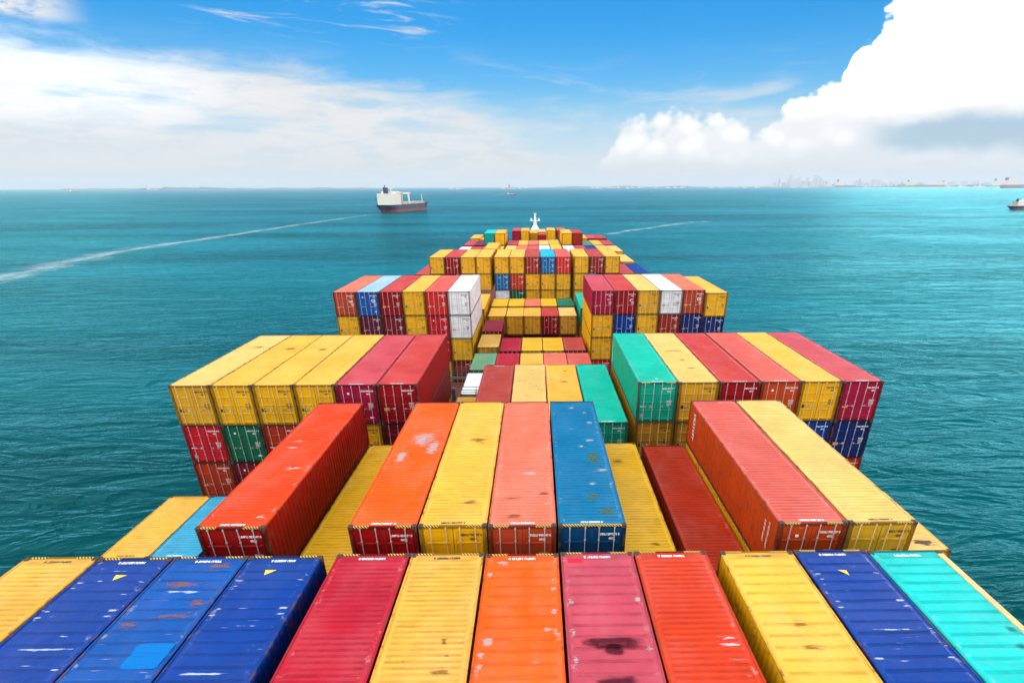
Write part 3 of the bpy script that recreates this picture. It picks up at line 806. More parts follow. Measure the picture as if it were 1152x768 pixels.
for i, c in zip((1, 2, 3, 4), ('brown', 'sand', 'yellow', 'green')):
    r = container('C', i, CC, colr=c, tier='', number='near' if i == 4 else 'far' if i in (1,) else None,
                  wear=0.95 if i == 2 else 0.35, rust=0.5 if i == 3 else 0.2, scratch=(0.85, 0.75, 0.55), extra='white-flecked sand yellow' if i == 2 else 'stained golden yellow' if i == 3 else None, **Cd)
    if i == 2:
        rnd = random.Random(4)
        for _ in range(16):
            x, y = rnd.uniform(-1.0, 0.7), rnd.uniform(5.5, 11.2); decal(r, 'scrape', x, x + 0.3, y, y + 0.4, M_SCRAPE)
    if i == 3: decal(r, 'stain', -0.6, 0.7, 7.4, 8.2, M_BROWN); decal(r, 'stain', 0.1, 0.5, 10.2, 10.6, M_BROWN)
container('C', 0, CC - T - 0.2, colr='yellow', tier='', extra='yellow sunken', **Cd)
for i in range(1, 5): container('C', i, CC - T, colr='brown', tier='', hidden=True, **Cd)

# --- low row behind the third
pl = 'sunken row behind the third'
Cd = dict(lod=2, place=pl)
container('C', 0, -5.35, y0=44.4, L=6.058, colr='white', **Cd, wear=0.2)
container('C', 0, -5.30, y0=51.2, L=6.058, colr='sage', **Cd, wear=0.6, scratch=(0.45, 0.25, 0.15))
for i, c in zip((1, 2, 3, 4), ('crimson', 'yellow', 'salmon', 'salmon2')):
    container('C', i, -5.28, y0=CP, colr=c, number='far' if i == 3 else None, **Cd)
for i in (0, 5): pass
# --- fourth row
pl = 'left stack of fourth row'
Cd = dict(y0=D0, lod=2, place=pl)
for i, c, bg_ in zip((5, 4, 3, 2, 1, 0), ('salmon', 'steel', 'red', 'yellow', 'bright', 'white'), ('GS', 'CS', None, None, None, None)):
    container('L', i, DL, colr=c, tier='top tier', wear=0.1, big=bg_, **Cd)
for i, c in zip((5, 4, 3, 2, 1, 0), ('yellow', 'plum', 'maroon', 'yellow', 'scarlet', 'white')):
    container('L', i, DL - T, colr=c, tier='second tier', **Cd)
for i, c in zip((1, 0), ('scarlet', 'yellow')): container('L', i, DL - 2 * T, colr=c, tier='third tier', **Cd)
for i, c in zip((1, 0), ('yellow', 'brown')): container('L', i, DL - 3 * T, colr=c, tier='fourth tier', **Cd)
for i, c in ((5, 'maroon'), (4, 'brown')):
    container('L', i, DL - 2 * T, colr=c, hidden=True, **Cd); container('L', i, DL - 3 * T, colr='ochre', hidden=True, **Cd)
pl = 'right stack of fourth row'
Cd = dict(y0=D0, lod=2, place=pl)
for i, (c, bg_) in enumerate((('rose', '88'), ('red', '28'), ('sand', None), ('white', None), ('salmon', 'OS'), ('yellow', None))):
    r = container('R', i, DL - (0.3 if i == 5 else 0), colr=c, tier='top tier', wear=0.1, big=bg_, stick='orange' if i < 2 else None, **Cd)
for i, c in enumerate(('yellow', 'blue', 'yellow', 'brown', 'navy', 'navy')):
    container('R', i, DL - T - (0.3 if i == 5 else 0), colr=c, tier='second tier', **Cd)
container('R', 0, DL - 2 * T, colr='yellow', tier='third tier', **Cd)
container('R', 0, DL - 3 * T, colr='bright', tier='fourth tier', **Cd)
container('R', 5, DL - 2 * T - .3, colr='brown', hidden=True, **Cd); container('R', 5, DL - 3 * T - .3, colr='ochre', hidden=True, **Cd)
pl = 'sunken middle of fourth row'
Cd = dict(lod=2, place=pl, L=6.058)
container('C', 0, -5.33, y0=D0, colr='ochre', **Cd)
container('C', 0, -5.0, y0=D0 + 6.1, colr='maroon', **Cd)
for i, c in zip((1, 2, 3, 4), ('crimson', 'yellow_nosheen', 'yellow_nosheen', 'brown')): container('C', i, -5.78, y0=D0, colr=c, **Cd)
for i in (1, 2, 3, 4): container('C', i, -8.2, y0=D0 + 6.1, colr='brown', hidden=True, **Cd)
pl = 'middle of fifth row, nearer line'
Cd = dict(lod=2, place=pl, L=6.058)
for i, c in enumerate(('yellow', 'yellow', 'yellow', 'red', 'sand')): container('C', i, -5.15, y0=DP, colr=c, **Cd)
for i, c in enumerate(('maroon', 'ochre', 'maroon', 'brown', 'ochre')): container('C', i, -5.15 - T, y0=DP, colr=c, **Cd, hidden=True)
pl = 'middle of fifth row, farther line'
Cd = dict(lod=2, place=pl, L=6.058)
for i, c in enumerate(('yellow_nosheen', 'yellow_nosheen', 'salmon', 'yellow_nosheen', 'dgreen')): container('C', i, -4.98, y0=DP + 6.15, colr=c, **Cd)
container('R', 0, -4.1, y0=DP, colr='green', lod=2, place='fifth row, right of the middle')
container('R', 0, -4.1 - T, y0=DP, colr='yellow', lod=2, place='fifth row', hidden=True)
container('L', 0, -4.2, y0=DP, colr='yellow', lod=2, place='fifth row, left of the middle')

# --- sixth row
pl = 'left group of sixth row'
Cd = dict(y0=E0, lod=2, place=pl)
for i, c in zip((3, 2, 1, 0), ('yellow', 'red', 'yellow', 'yellow')): container('L', i, EL, colr=c, tier='top tier', wear=0.1, **Cd)
container('L', 0, EL - T, colr='yellow', tier='second tier', **Cd)
container('L', 4, EL - T, colr='rose', tier='second tier', **Cd)
container('L', 3, EL - T, colr='brown', tier='second tier', hidden=True, **Cd)
container('L', 4, EL - 2 * T, colr='ochre', hidden=True, **Cd)
pl = 'middle of sixth row'
Cd = dict(y0=E0, lod=2, place=pl)
for t, cs in enumerate((('yellow', 'yellow', 'brown', 'sky', 'bright'), ('sky', 'rust', 'yellow', 'yellow', 'yellow'), ('white', 'dgreen', 'yellow', 'yellow', 'yellow'))):
    for i, c in enumerate(cs): container('C', i, EL - t * T, colr=c, tier=('top tier', 'second tier', 'third tier')[t], wear=0.1, **Cd)
pl = 'right group of sixth row'
Cd = dict(y0=E0, lod=2, place=pl)
for i, c in enumerate(('yellow', 'brown', 'yellow')): container('R', i, EL, colr=c, tier='top tier', wear=0.1, **Cd)
for i, c in ((0, 'yellow'), (3, 'rose'), (4, 'blue')): container('R', i, EL - T, colr=c, tier='second tier', **Cd)
container('R', 2, EL - T, colr='brown', tier='second tier', hidden=True, **Cd)
container('R', 0, EL - 2 * T, colr='yellow', tier='third tier', hidden=False, **Cd)
container('R', 4, EL - 2 * T, colr='maroon', hidden=True, **Cd)

# --- towards the bow: small in the picture
def bow(block, i, top, y0, c, place, L=12.19, hidden=False, tier=''):
    return container(block, i, top, y0=y0, colr=c, L=L, lod=3, place=place, wear=0.1, dirt=0.2, hidden=hidden, tier=tier)
pl = 'seventh row'
bow('L', 0, EL - 0.2, F0, 'yellow', pl); bow('L', 1, EL - 1.6, F0, 'rose', pl); bow('L', 2, EL - T, F0, 'salmon', pl)
bow('R', 4, EL - T, F0, 'sand', pl); bow('R', 3, EL - T, F0, 'sand', pl)
pl = 'eighth row'
for b_, i, z, c in (('C', 0, -1.2, 'sand'), ('C', 1, -1.2, 'salmon'), ('C', 2, -1.2, 'bright'), ('C', 3, -1.2, 'white'), ('C', 4, -0.9, 'yellow_nosheen'), ('R', 0, -1.2, 'white'),
                    ('R', 1, -1.2, 'pink'), ('R', 2, -1.25, 'blue'), ('R', 3, -1.25, 'yellow'), ('R', 4, -1.3, 'sand'), ('L', 0, -1.3, 'yellow'), ('L', 1, -1.3, 'rose'), ('L', 2, -1.35, 'red'), ('L', 3, -1.4, 'white')):
    bow(b_, i, z, G0, c, pl)
pl = 'ninth row'
for b_, i, z, c in (('L', 1, 1.26, 'turq'), ('L', 0, 1.26, 'yellow'), ('R', 0, 1.26, 'yellow'), ('R', 1, 1.26, 'brown')): bow(b_, i, z, H0, c, pl, tier='top tier')
for b_, i, z, c in (('C', 0, -1.3, 'red'), ('C', 1, -1.3, 'yellow'), ('C', 2, -1.3, 'salmon'), ('C', 3, -1.3, 'sand'), ('C', 4, -1.2, 'yellow_nosheen'), ('L', 0, -1.35, 'ochre'), ('L', 1, -1.35, 'ochre'),
                    ('L', 2, -1.3, 'plum'), ('L', 3, -1.35, 'rose'), ('R', 0, -1.35, 'sand'), ('R', 1, -1.35, 'maroon'), ('R', 2, -1.4, 'sage'), ('R', 3, -1.35, 'yellow'), ('R', 4, -1.35, 'rose')):
    bow(b_, i, z, H0, c, pl, tier='lower tier')
pl = 'tenth row'
for b_, i, z, c, L in (('L', 3, -1.0, 'yellow', 12.19), ('L', 2, -1.3, 'yellow2', 6.058), ('R', 2, -1.1, 'yellow', 12.19), ('R', 3, -1.15, 'rose', 12.19), ('R', 4, -1.15, 'brown', 12.19), ('C', 0, -3.6, 'maroon', 12.19), ('C', 1, -2.9, 'navy', 12.19), ('C', 2, -2.9, 'rust', 12.19), ('C', 3, -2.7, 'maroon', 12.19), ('C', 4, -3.2, 'ochre', 12.19)):
    bow(b_, i, z, I0, c, pl, L)
pl = 'foremost rows below the mast'
for b_, i, z, c, y in (('C', 0, -0.25, 'rose', J0), ('C', 1, -0.28, 'yellow', J0), ('C', 4, -0.2, 'yellow', J0), ('R', 0, -0.2, 'salmon2', J0), ('C', 2, -1.5, 'yellow', K0 - 6), ('C', 3, -1.95, 'bright', K0 - 6)):
    bow(b_, i, z, y, c, pl)
bow('C', 1, -1.75, K0, 'sand', 'bow row'); bow('C', 3, -1.6, K0, 'sand', 'bow row')
for i in range(5): bow('C', i, -4.4, K0, 'ochre', 'bow row', hidden=True)

# tiers that carry the outer stacks, down to the deck
def fill(block, i, y0, top, L=12.19):
    cs = ['rust', 'ochre', 'maroon', 'navy', 'brown', 'dgreen']; k = 0
    while top - CH > -18.25:
        container(block, i, top, y0=y0, colr=cs[(i + k) % 6], L=L, lod=3, place='', hidden=True); top -= T; k += 1
for b_, i in (('R', 5), ('R', 4), ('R', 3), ('L', 5), ('L', 4), ('L', 3)): fill(b_, i, B0, -5.62 - T if i > 3 or b_ == 'R' else -5.62 - T)
for b_, i in (('R', 5), ('R', 4), ('R', 3), ('L', 5), ('L', 4)): fill(b_, i, A0, -5.62 - T)
for b_ in 'LR':
    fill(b_, 5, C0, CL - 4 * T); fill(b_, 5, D0, DL - 4 * T - (0.3 if b_ == 'R' else 0))
fill('L', 4, E0, EL - 3 * T); fill('R', 4, E0, EL - 3 * T)

# labels
ORD = ['first', 'second', 'third', 'fourth', 'fifth', 'sixth', 'seventh', 'eighth', 'ninth', 'tenth', 'eleventh', 'twelfth', 'thirteenth', 'fourteenth', 'fifteenth']
groups = {}
for r in registry:
    r['o']['category'] = 'container'; r['o']['group'] = GROUP
    if r['hidden']:
        r['o']['label'] = 'shipping container buried deep under the upper tiers of the deck cargo'
        r['o']['group'] = 'buried containers under the upper tiers'
    else: groups.setdefault((r['place'], r['tier']), []).append(r)
for (plc, tier), rs in groups.items():
    rs.sort(key=lambda r: r['x'])
    where = (tier + ', ' if tier.endswith('tier') else 'low level, ' if tier else '') + plc
    for r in rs:
        same = [q for q in rs if q['look'] == r['look']]
        n = len(same); k = same.index(r)
        if n == 1: r['o']['label'] = f"only {r['look']} container, {where}"
        elif n == 2: r['o']['label'] = f"{'left' if k == 0 else 'right'} {r['look']} container of two, {where}"
        else: r['o']['label'] = f"{r['look']} container, {ORD[k]} such from left, {where}"
seen = {}
for r in registry: seen.setdefault(r['o']['label'], []).append(r)
for l, v in seen.items():
    if len(l.split()) > 16 or (len(v) > 1 and not v[0]['hidden']): print('LABEL', len(l.split()), len(v), l)

# ------------------------------------------------------------------ the ship that carries them
ship = empty('container_ship', (0, 0, 0)); tag(ship, 'large container ship whose loaded deck fills the view', 'ship')
DECK = ZT - 18.2
SXC = -0.55
def hull_half(y):
    if y < 110: return 21.9
    t = min(1.0, (y - 110) / 108.0); return 21.9 * math.sqrt(max(0.0, 1 - t ** 2.4)) + 0.05
b = MB(); ys = list(range(-40, 111, 10)) + [110 + 108 * k / 20 for k in range(1, 21)]
rowsL = []
for y in ys:
    h = hull_half(y); fl = 1.0 if y < 110 else 1 - 0.28 * min(1, (y - 110) / 100)
    sheer = 0 if y < 150 else (y - 150) / 68 * 3.0
    rowsL.append([(SXC - h, y, DECK + 1.1 + sheer), (SXC - h, y, DECK + sheer), (SXC - h * fl, y - (0 if y < 180 else (y - 180) * 0.15), 3.0), (SXC - h * fl * 0.97, y, -6.0),
                  (SXC + h * fl * 0.97, y, -6.0), (SXC + h * fl, y - (0 if y < 180 else (y - 180) * 0.15), 3.0), (SXC + h, y, DECK + sheer), (SXC + h, y, DECK + 1.1 + sheer)])
b.grid(rowsL)
put('hull', b.mesh('hull_plates'), paint((0.015, 0.025, 0.05), 0.3, 0.5), ship)
b = MB(); b.grid([[(SXC - hull_half(y) + 0.05, y, DECK + (0 if y < 150 else (y - 150) / 68 * 3)), (SXC + hull_half(y) - 0.05, y, DECK + (0 if y < 150 else (y - 150) / 68 * 3))] for y in ys])
put('deck', b.mesh('deck_plates'), paint((0.16, 0.035, 0.02), 0.3, 0.6), ship)
# fore mast with crosstree, platform and lamp
mz = ZT - 9.0; mx, my = -0.15, 193.0
M_MAST = plain('white_mast_paint', (0.82, 0.83, 0.84), 0.45)
b = MB(); b.tube((mx, my, mz), (mx, my, ZT + 0.6), 0.75, 0.55, 12); b.tube((mx, my, ZT + 0.6), (mx, my, ZT + 3.0), 0.45, 0.28, 10); b.tube((mx, my, ZT - 1.9), (mx, my, ZT - 0.6), 1.5, 0.75, 12)
mast = put('foremast', b.mesh('mast_tube'), M_MAST, ship)
b = MB(); b.box(mx - 1.65, mx + 1.65, my - 0.5, my + 0.5, ZT + 0.75, ZT + 0.95)
b.box(mx - 1.5, mx - 1.0, my - 0.35, my + 0.35, ZT + 0.95, ZT + 1.6); b.box(mx + 1.0, mx + 1.5, my - 0.35, my + 0.35, ZT + 0.95, ZT + 1.6)
put('crosstree', b.mesh('crosstree_steel'), M_MAST, mast)
b = MB(); b.box(mx - 0.45, mx + 0.45, my - 0.4, my + 0.4, ZT + 2.75, ZT + 3.15); put('mast_lamp', b.mesh('lamp_housing'), plain('pale_lamp_housing', (0.6, 0.68, 0.75), 0.4), mast)
# lashing bridges in the gaps between the rows
def lashing_bridge(y, label, top=-5.2):
    t = empty('lashing_bridge', (SXC, y, DECK)); tag(t, label, 'lashing bridge', 'lashing bridges between the container rows')
    hz = ZT + top - DECK; mt = plain('bridge_grey_paint', (0.10, 0.11, 0.12), 0.6)
    def px(b_, i): return col_x(b_, 0) - PW / 2 + i * PW - SXC if b_ != 'L' else col_x('L', 0) + PW / 2 - i * PW - SXC
    for x in [px('L', i) for i in (6, 3, 0)] + [px('R', i) for i in (0, 3, 6)]:
        b = MB(); b.box(x - 0.14, x + 0.14, -0.14, 0.14, 0, hz + 1.1); put('post', b.mesh('post_steel'), mt, t)
    b = MB(); b.box(-21.4, 21.4, -0.42, 0.42, hz - 0.12, hz); put('walkway', b.mesh('walkway_grating'), mt, t)
    b = MB()
    for z in (0.55, 1.05):
        for yy in (-0.4, 0.4): b.tube((-21.4, yy, hz + z), (21.4, yy, hz + z), 0.03, seg=6)
    for k in range(19):
        for yy in (-0.4, 0.4): b.tube((-21.4 + k * 2.378, yy, hz), (-21.4 + k * 2.378, yy, hz + 1.05), 0.025, seg=6)
    put('handrail', b.mesh('handrail_tube'), mt, t)
lashing_bridge(29.3, 'grey steel lashing bridge in the gap before the third row', -7.8)
lashing_bridge(43.72, 'grey steel lashing bridge between third row and the sunken row', -5.6)
lashing_bridge(58.5, 'grey steel lashing bridge just before the fourth row', -8.5)

# ------------------------------------------------------------------ sea
m, g = new_mat('sea_water')
tcn = g.n('ShaderNodeTexCoord'); P = tcn.outputs['Object']
def rot(sx, sy, a):
    return g.n('ShaderNodeMapping', {'Vector': P, 'Rotation': (0, 0, R_(a)), 'Scale': (sx, sy, 1)}).outputs[0]
n1 = g.noise(rot(0.018, 0.055, 16), 1.0, 3, 0.5, 0.4)
n2 = g.noise(rot(0.05, 0.17, 10), 1.0, 4, 0.55, 0.7)
n3 = g.noise(rot(0.22, 0.55, -4), 1.0, 4, 0.6, 0.4)
patch = g.m('ADD', 0.55, g.m('MULTIPLY', g.ss(g.noise(rot(0.004, 0.013, 25), 1.0, 4, 0.55, 0.6), 0.3, 0.7), 0.75))
rid = g.m('SUBTRACT', 1.0, g.m('ABSOLUTE', g.m('SUBTRACT', g.m('MULTIPLY', n2, 2.0), 1.0)))
hgt = g.m('ADD', g.m('ADD', g.m('MULTIPLY', n1, 2.2), g.m('MULTIPLY', g.m('MULTIPLY', rid, 1.7), patch)), g.m('MULTIPLY', g.m('MULTIPLY', n3, 0.36), patch))
bmp = g.n('ShaderNodeBump', {'Height': hgt, 'Strength': 1.0, 'Distance': 1.0})
big = g.noise(rot(0.0012, 0.006, 6), 1.0, 4, 0.55, 0.5)
colr = g.mix(g.ss(big, 0.35, 0.7), (0.0, 0.036, 0.038), (0.0, 0.135, 0.165))
dif = g.n('ShaderNodeBsdfDiffuse', {'Color': colr, 'Normal': bmp.outputs[0]})
glo = g.n('ShaderNodeBsdfGlossy', {'Color': (0.20, 0.80, 0.96, 1), 'Roughness': 0.14, 'Normal': bmp.outputs[0]})
fr = g.n('ShaderNodeFresnel', {'IOR': 1.33, 'Normal': bmp.outputs[0]})
mxs = g.n('ShaderNodeMixShader', {0: g.m('MINIMUM', g.m('MULTIPLY', g.m('POWER', fr.outputs[0], 1.45), 1.15), 0.66), 1: dif.outputs[0], 2: glo.outputs[0]})
finish(g, mxs.outputs[0]); M_SEA = m
b = MB(); S = 38000
b.face([(-S, -3000, 0), (S, -3000, 0), (S, S, 0), (-S, S, 0)])
sea = put('sea', b.mesh('sea_surface'), M_SEA); tag(sea, kind='structure')

# foam of wakes
m, g = new_mat('sea_foam')
tcn = g.n('ShaderNodeTexCoord'); P = tcn.outputs['Object']
s = g.n('ShaderNodeSeparateXYZ', {0: tcn.outputs['UV']})
across = g.m('SUBTRACT', 1.0, g.m('ABSOLUTE', g.m('MULTIPLY', g.m('SUBTRACT', s.outputs[0], 0.5), 2.0)))
n = g.noise(g.n('ShaderNodeMapping', {'Vector': P, 'Scale': (0.10, 0.03, 1)}).outputs[0], 1.0, 8, 0.68)
fade = g.m('MULTIPLY', g.ss(s.outputs[1], 0.0, 0.05), g.ss(s.outputs[1], 1.0, 0.93))
a = g.m('MULTIPLY', g.m('MULTIPLY', g.ss(g.m('ADD', g.m('MULTIPLY', across, 0.45), n), 0.70, 1.10), fade), 0.36)
d = g.n('ShaderNodeBsdfDiffuse', {'Color': (0.75, 0.82, 0.84, 1)}); tr = g.n('ShaderNodeBsdfTransparent')
mx_ = g.n('ShaderNodeMixShader', {0: a, 1: tr.outputs[0], 2: d.outputs[0]}); finish(g, mx_.outputs[0]); M_FOAM = m


def wake(pts, widths, z=0.03):
    """ragged foam ribbon along pts"""
    me = bpy.data.meshes.new('foam_ribbon'); v = []; f = []; uv = []
    n = len(pts)
    for k, ((x, y), wd) in enumerate(zip(pts, widths)):
        a = pts[max(0, k - 1)]; c = pts[min(n - 1, k + 1)]
        d = Vector((c[0] - a[0], c[1] - a[1])).normalized(); q = Vector((-d.y, d.x)) * wd / 2
        v += [(x - q.x, y - q.y, z), (x + q.x, y + q.y, z)]
        uv += [(0.0, k / (n - 1)), (1.0, k / (n - 1))]
    for k in range(n - 1): f.append((2 * k, 2 * k + 1, 2 * k + 3, 2 * k + 2))
    me.from_pydata(v, [], f); ul = me.uv_layers.new()
    for p in me.polygons:
        for li, vi in zip(p.loop_indices, p.vertices): ul.data[li].uv = uv[vi]
    me.update()
    o = put('wake_foam', me, M_FOAM); tag(o, kind='stuff')
    return o


from math import atan2


def cam_ray(u, v):
    a = (u - 576 - 33.6) / 599.674; bb = -(v - 384 - 117.34) / 599.674
    return rt * a + up * bb + fwd


def sea_pt(u, v):
    """sea point seen at picture position u,v (1152x768)"""
    d = cam_ray(u, v); t = -CAM_Z / d.z
    return (d.x * t, d.y * t)


def lerp_pts(uvs, n=24):
    ps = [sea_pt(*p) for p in uvs]; out = []
    for k in range(n):
        t = k / (n - 1) * (len(ps) - 1); i = min(int(t), len(ps) - 2); f_ = t - i
        out.append((ps[i][0] * (1 - f_) + ps[i + 1][0] * f_, ps[i][1] * (1 - f_) + ps[i + 1][1] * f_))
    return out
p_ = lerp_pts([(-70, 328), (0, 312), (130, 283), (250, 266), (340, 252), (428, 239.8)]); wake(p_, [74 - 50 * k / 23 for k in range(24)])
p_ = lerp_pts([(683, 264), (705, 260), (740, 255), (775, 250), (802, 249)]); wake(p_, [30 + 12 * sin(k) for k in range(24)])
p_ = lerp_pts([(455, 220), (500, 217), (540, 214.5), (566, 213)]); wake(p_, [70] * 24)
p_ = lerp_pts([(552, 221), (560, 219.5), (572, 217)]); wake(p_, [60 - 1.5 * k for k in range(24)])
p_ = lerp_pts([(478, 236.3), (482, 235.3), (488, 234.5)]); wake(p_, [16] * 24)

# ------------------------------------------------------------------ other ships
M_HULLD = plain('dark_hull_paint', (0.012, 0.022, 0.06), 0.45)
M_BOOT = plain('red_boot_paint', (0.22, 0.035, 0.06), 0.55)
M_SHIPW = plain('white_ship_paint', (0.86, 0.82, 0.72), 0.5)
M_DECKT = plain('tan_deck_paint', (0.62, 0.52, 0.38), 0.6)
M_FUN = plain('navy_funnel_paint', (0.01, 0.02, 0.10), 0.5)
M_GLASS = plain('dark_windows', (0.03, 0.05, 0.07), 0.15)
M_OR = plain('orange_ship_paint', (0.7, 0.22, 0.06), 0.5)


def me_hull(L, Bm, D, z0, z1, rake=11.0):
    """ship hull from z0 to z1 of depth profile; y from 0 (stern) to L (bow)"""
    b = MB(); rows = []
    for k in range(25):
        t = k / 24; y = t * L
        hb = Bm / 2 * (min(1.0, 0.84 + t * 1.6) if t < 0.1 else 1.0 if t < 0.7 else max(0.02, math.sqrt(max(0, 1 - ((t - 0.7) / 0.3) ** 2.2))))
        def yy(z): return y + (z / D) * rake * max(0, (t - 0.85) / 0.15) - (z / D) * rake * 0.8 * max(0, (0.06 - t) / 0.06) + 0
        def hh(z):
            lowf = 1 - max(0.0, min(1.0, z / D))
            return hb * (1.0 - 0.45 * lowf * max(0, (0.10 - t) / 0.10) - 0.35 * lowf * max(0, (t - 0.75) / 0.25))
        sh = lambda z: z + (D * 0.22 * max(0, (t - 0.82) / 0.18) if z >= D * 0.99 else 0)
        rows.append([(-hh(z1), yy(z1), sh(z1)), (-hh(z0), yy(z0), z0), (hh(z0), yy(z0), z0), (hh(z1), yy(z1), sh(z1))])
    b.grid([[r[1], r[0]] for r in rows]); b.grid([[r[3], r[2]] for r in rows])
    b.face([rows[0][0], rows[0][1], rows[0][2], rows[0][3]]); b.face([rows[-1][i] for i in range(4)])
    if z1 >= D * 0.99: b.grid([[r[0], r[3]] for r in rows])
    return b.mesh('hull_plates')


def cargo_ship(loc, rotz, label, L=190, Bm=32, D=14, boot=5.0, hull=None, gear=True, house=24, group=None, sup=None, boots=None, hl=0.19):
    t = empty('cargo_ship', loc, rotz); tag(t, label, 'ship', group)
    sup = sup or M_SHIPW
    put('hull', me_hull(L, Bm, D, boot, D), hull or M_HULLD, t)
    put('boot_topping', me_hull(L * 0.995, Bm * 0.997, D, -2, boot), boots or M_BOOT, t)
    b = MB()
    hw = Bm * 0.46; hl = L * hl
    b.box(-hw, hw, L * 0.02, L * 0.02 + hl, D, D + house * 0.82); b.box(-hw * 0.8, hw * 0.8, L * 0.03 + hl * 0.3, L * 0.02 + hl, D + house * 0.82, D + house)
    b.box(-hw * 1.1, hw * 1.1, L * 0.02 + hl * 0.78, L * 0.02 + hl * 0.99, D + house * 0.84, D + house * 0.95)
    hs = put('superstructure', b.mesh('deckhouse'), sup, t)
    b = MB()
    for k in range(4):
        z = D + house * (0.16 + 0.17 * k)
        for j in range(7):
            x = -hw * 0.8 + j * hw * 1.6 / 6
            b.box(x - 0.55, x + 0.55, L * 0.02 - 0.08, L * 0.02 + 0.2, z, z + 1.2)
    put('window_row', b.mesh('window_panes'), M_GLASS, hs)
    b = MB(); b.box(-hw * 0.2, hw * 0.2, L * 0.03, L * 0.03 + hl * 0.22, D + house * 0.8, D + house * 1.28); b.tube((0, L * 0.03 + 2, D + house * 1.3), (0, L * 0.03 + 2, D + house * 1.45), 1.0)
    put('funnel', b.mesh('funnel_casing'), M_FUN, t)
    b = MB(); b.tube((0, L * 0.02 + hl * 0.8, D + house), (0, L * 0.02 + hl * 0.8, D + house * 1.38), 0.7, 0.4); b.box(-4, 4, L * 0.02 + hl * 0.78, L * 0.02 + hl * 0.82, D + house * 1.2, D + house * 1.24)
    put('radar_mast', b.mesh('mast_tube'), sup, t)
    b = MB()
    for k in range(4): b.box(-Bm * 0.34, Bm * 0.34, L * (0.3 + 0.15 * k), L * (0.41 + 0.15 * k), D, D + 3.6)
    put('hatch_covers', b.mesh('hatch_plates'), M_DECKT, t)
    b = MB(); b.tube((0, L * 0.94, D), (0, L * 0.94, D + house * 0.75), 0.8, 0.4); put('foremast', b.mesh('mast_tube'), sup, t)
    if gear:
        for k in range(2):
            b = MB(); y = L * (0.27 + 0.17 * k)
            for s in (-1, 1): b.box(s * Bm * 0.36 - 1.3, s * Bm * 0.36 + 1.3, y - 1.5, y + 1.5, D, D + house * (0.82 - 0.05 * k))
            b.box(-Bm * 0.46, Bm * 0.46, y - 2.2, y + 2.2, D + house * (0.82 - 0.05 * k), D + house * (0.95 - 0.05 * k))
            b.box(-Bm * 0.30 - 1.2, -Bm * 0.30 + 1.2, y, y + L * 0.14, D + house * 0.80, D + house * 0.89)
            put('deck_crane', b.mesh('crane_steel'), sup if k else M_DECKT, t)
    return t


sx0, sy0 = sea_pt(434, 239.2); sx1, sy1 = sea_pt(478, 235.2)
cargo_ship((sx0, sy0, 0), -atan2(sx1 - sx0, sy1 - sy0) , 'white and navy cargo ship with red waterline sailing away on the left', L=math.hypot(sx1 - sx0, sy1 - sy0), Bm=36, D=13.5, boot=4.8, house=24)


def h_photo(u): return 209.5 + 8 * ((u - 560) / 590) ** 2


def h_mine(u):
    lo, hi = 150.0, 260.0
    for _ in range(40):
        mdl = (lo + hi) / 2
        if cam_ray(u, mdl).z > 0: lo = mdl
        else: hi = mdl
    return lo


def far_pt(u, v): return sea_pt(u, h_mine(u) + max(2.3, v - h_photo(u)))


def small_ship(u, v, px, label, heading, group=None, **kw):
    x, y = far_pt(u, v); d = math.hypot(x, y)
    L = px * d / 600 / max(0.35, abs(sin(heading - atan2(x, y))))
    a = heading
    o = cargo_ship((x - sin(a) * L / 2, y - cos(a) * L / 2, 0), -a, label, L=L, Bm=L * 0.17, D=L * 0.075, boot=L * 0.03, house=L * kw.pop('hs', 0.13), gear=False, group=group, **kw)
    return o
small_ship(575, 219, 8, 'small dark blue boat ahead with a pale wake', 1.2, hs=0.16)
small_ship(576, 212.6, 7, 'orange and white ship on the horizon straight ahead', 1.3, sup=M_OR, hs=0.5, hull=M_SHIPW)
small_ship(690, 212.6, 13, 'long low white ship on the horizon, right of the foremast', -1.4, hs=0.12, hull=M_SHIPW)
FS = 'small ships anchored off the city'
small_ship(934, 213.6, 9, 'white ship with grey waterline, leftmost anchored off the city', 1.4, FS, hs=0.24, hl=0.55, hull=M_SHIPW)
small_ship(951, 214.4, 16, 'grey hulled ship with white house and blue bow off the city', 1.5, FS, hull=plain('grey_blue_hull', (0.12, 0.2, 0.3), 0.5), hs=0.2, hl=0.35)
small_ship(1029, 216.4, 13, 'tall white ship beside a low red hulled tanker', 1.5, FS, hs=0.2, hl=0.4, hull=M_SHIPW)
small_ship(1047, 217.4, 18, 'low red hulled tanker with its white house at the right', -1.5, FS, hull=plain('faded_red_hull', (0.40, 0.10, 0.20), 0.5), hs=0.12)
small_ship(1059, 215.6, 6, 'tiny white ship just behind the red tanker', 1.5, FS, hs=0.25, hl=0.55, hull=M_SHIPW)
small_ship(1125, 217.8, 10, 'white ship with faint red waterline near the right edge', 1.4, FS, hs=0.24, hl=0.55, hull=M_SHIPW)
small_ship(1147, 221.3, 22, 'large ship with white house and dark deck line at right edge', 1.5, FS, hs=0.13, hull=plain('dusky_pink_hull', (0.35, 0.16, 0.2), 0.5), hl=0.35)
small_ship(1163, 246, 26, 'dark hull cut off by the right edge of the view', 1.5, None, hs=0.1)
small_ship(83, 219.3, 5, 'tiny dark boat far off on the left', 1.2, None, hs=0.3)
small_ship(172, 214.2, 8, 'pale ship with tall white mast before the left islands', 1.3, None, hull=M_SHIPW, hs=0.3)
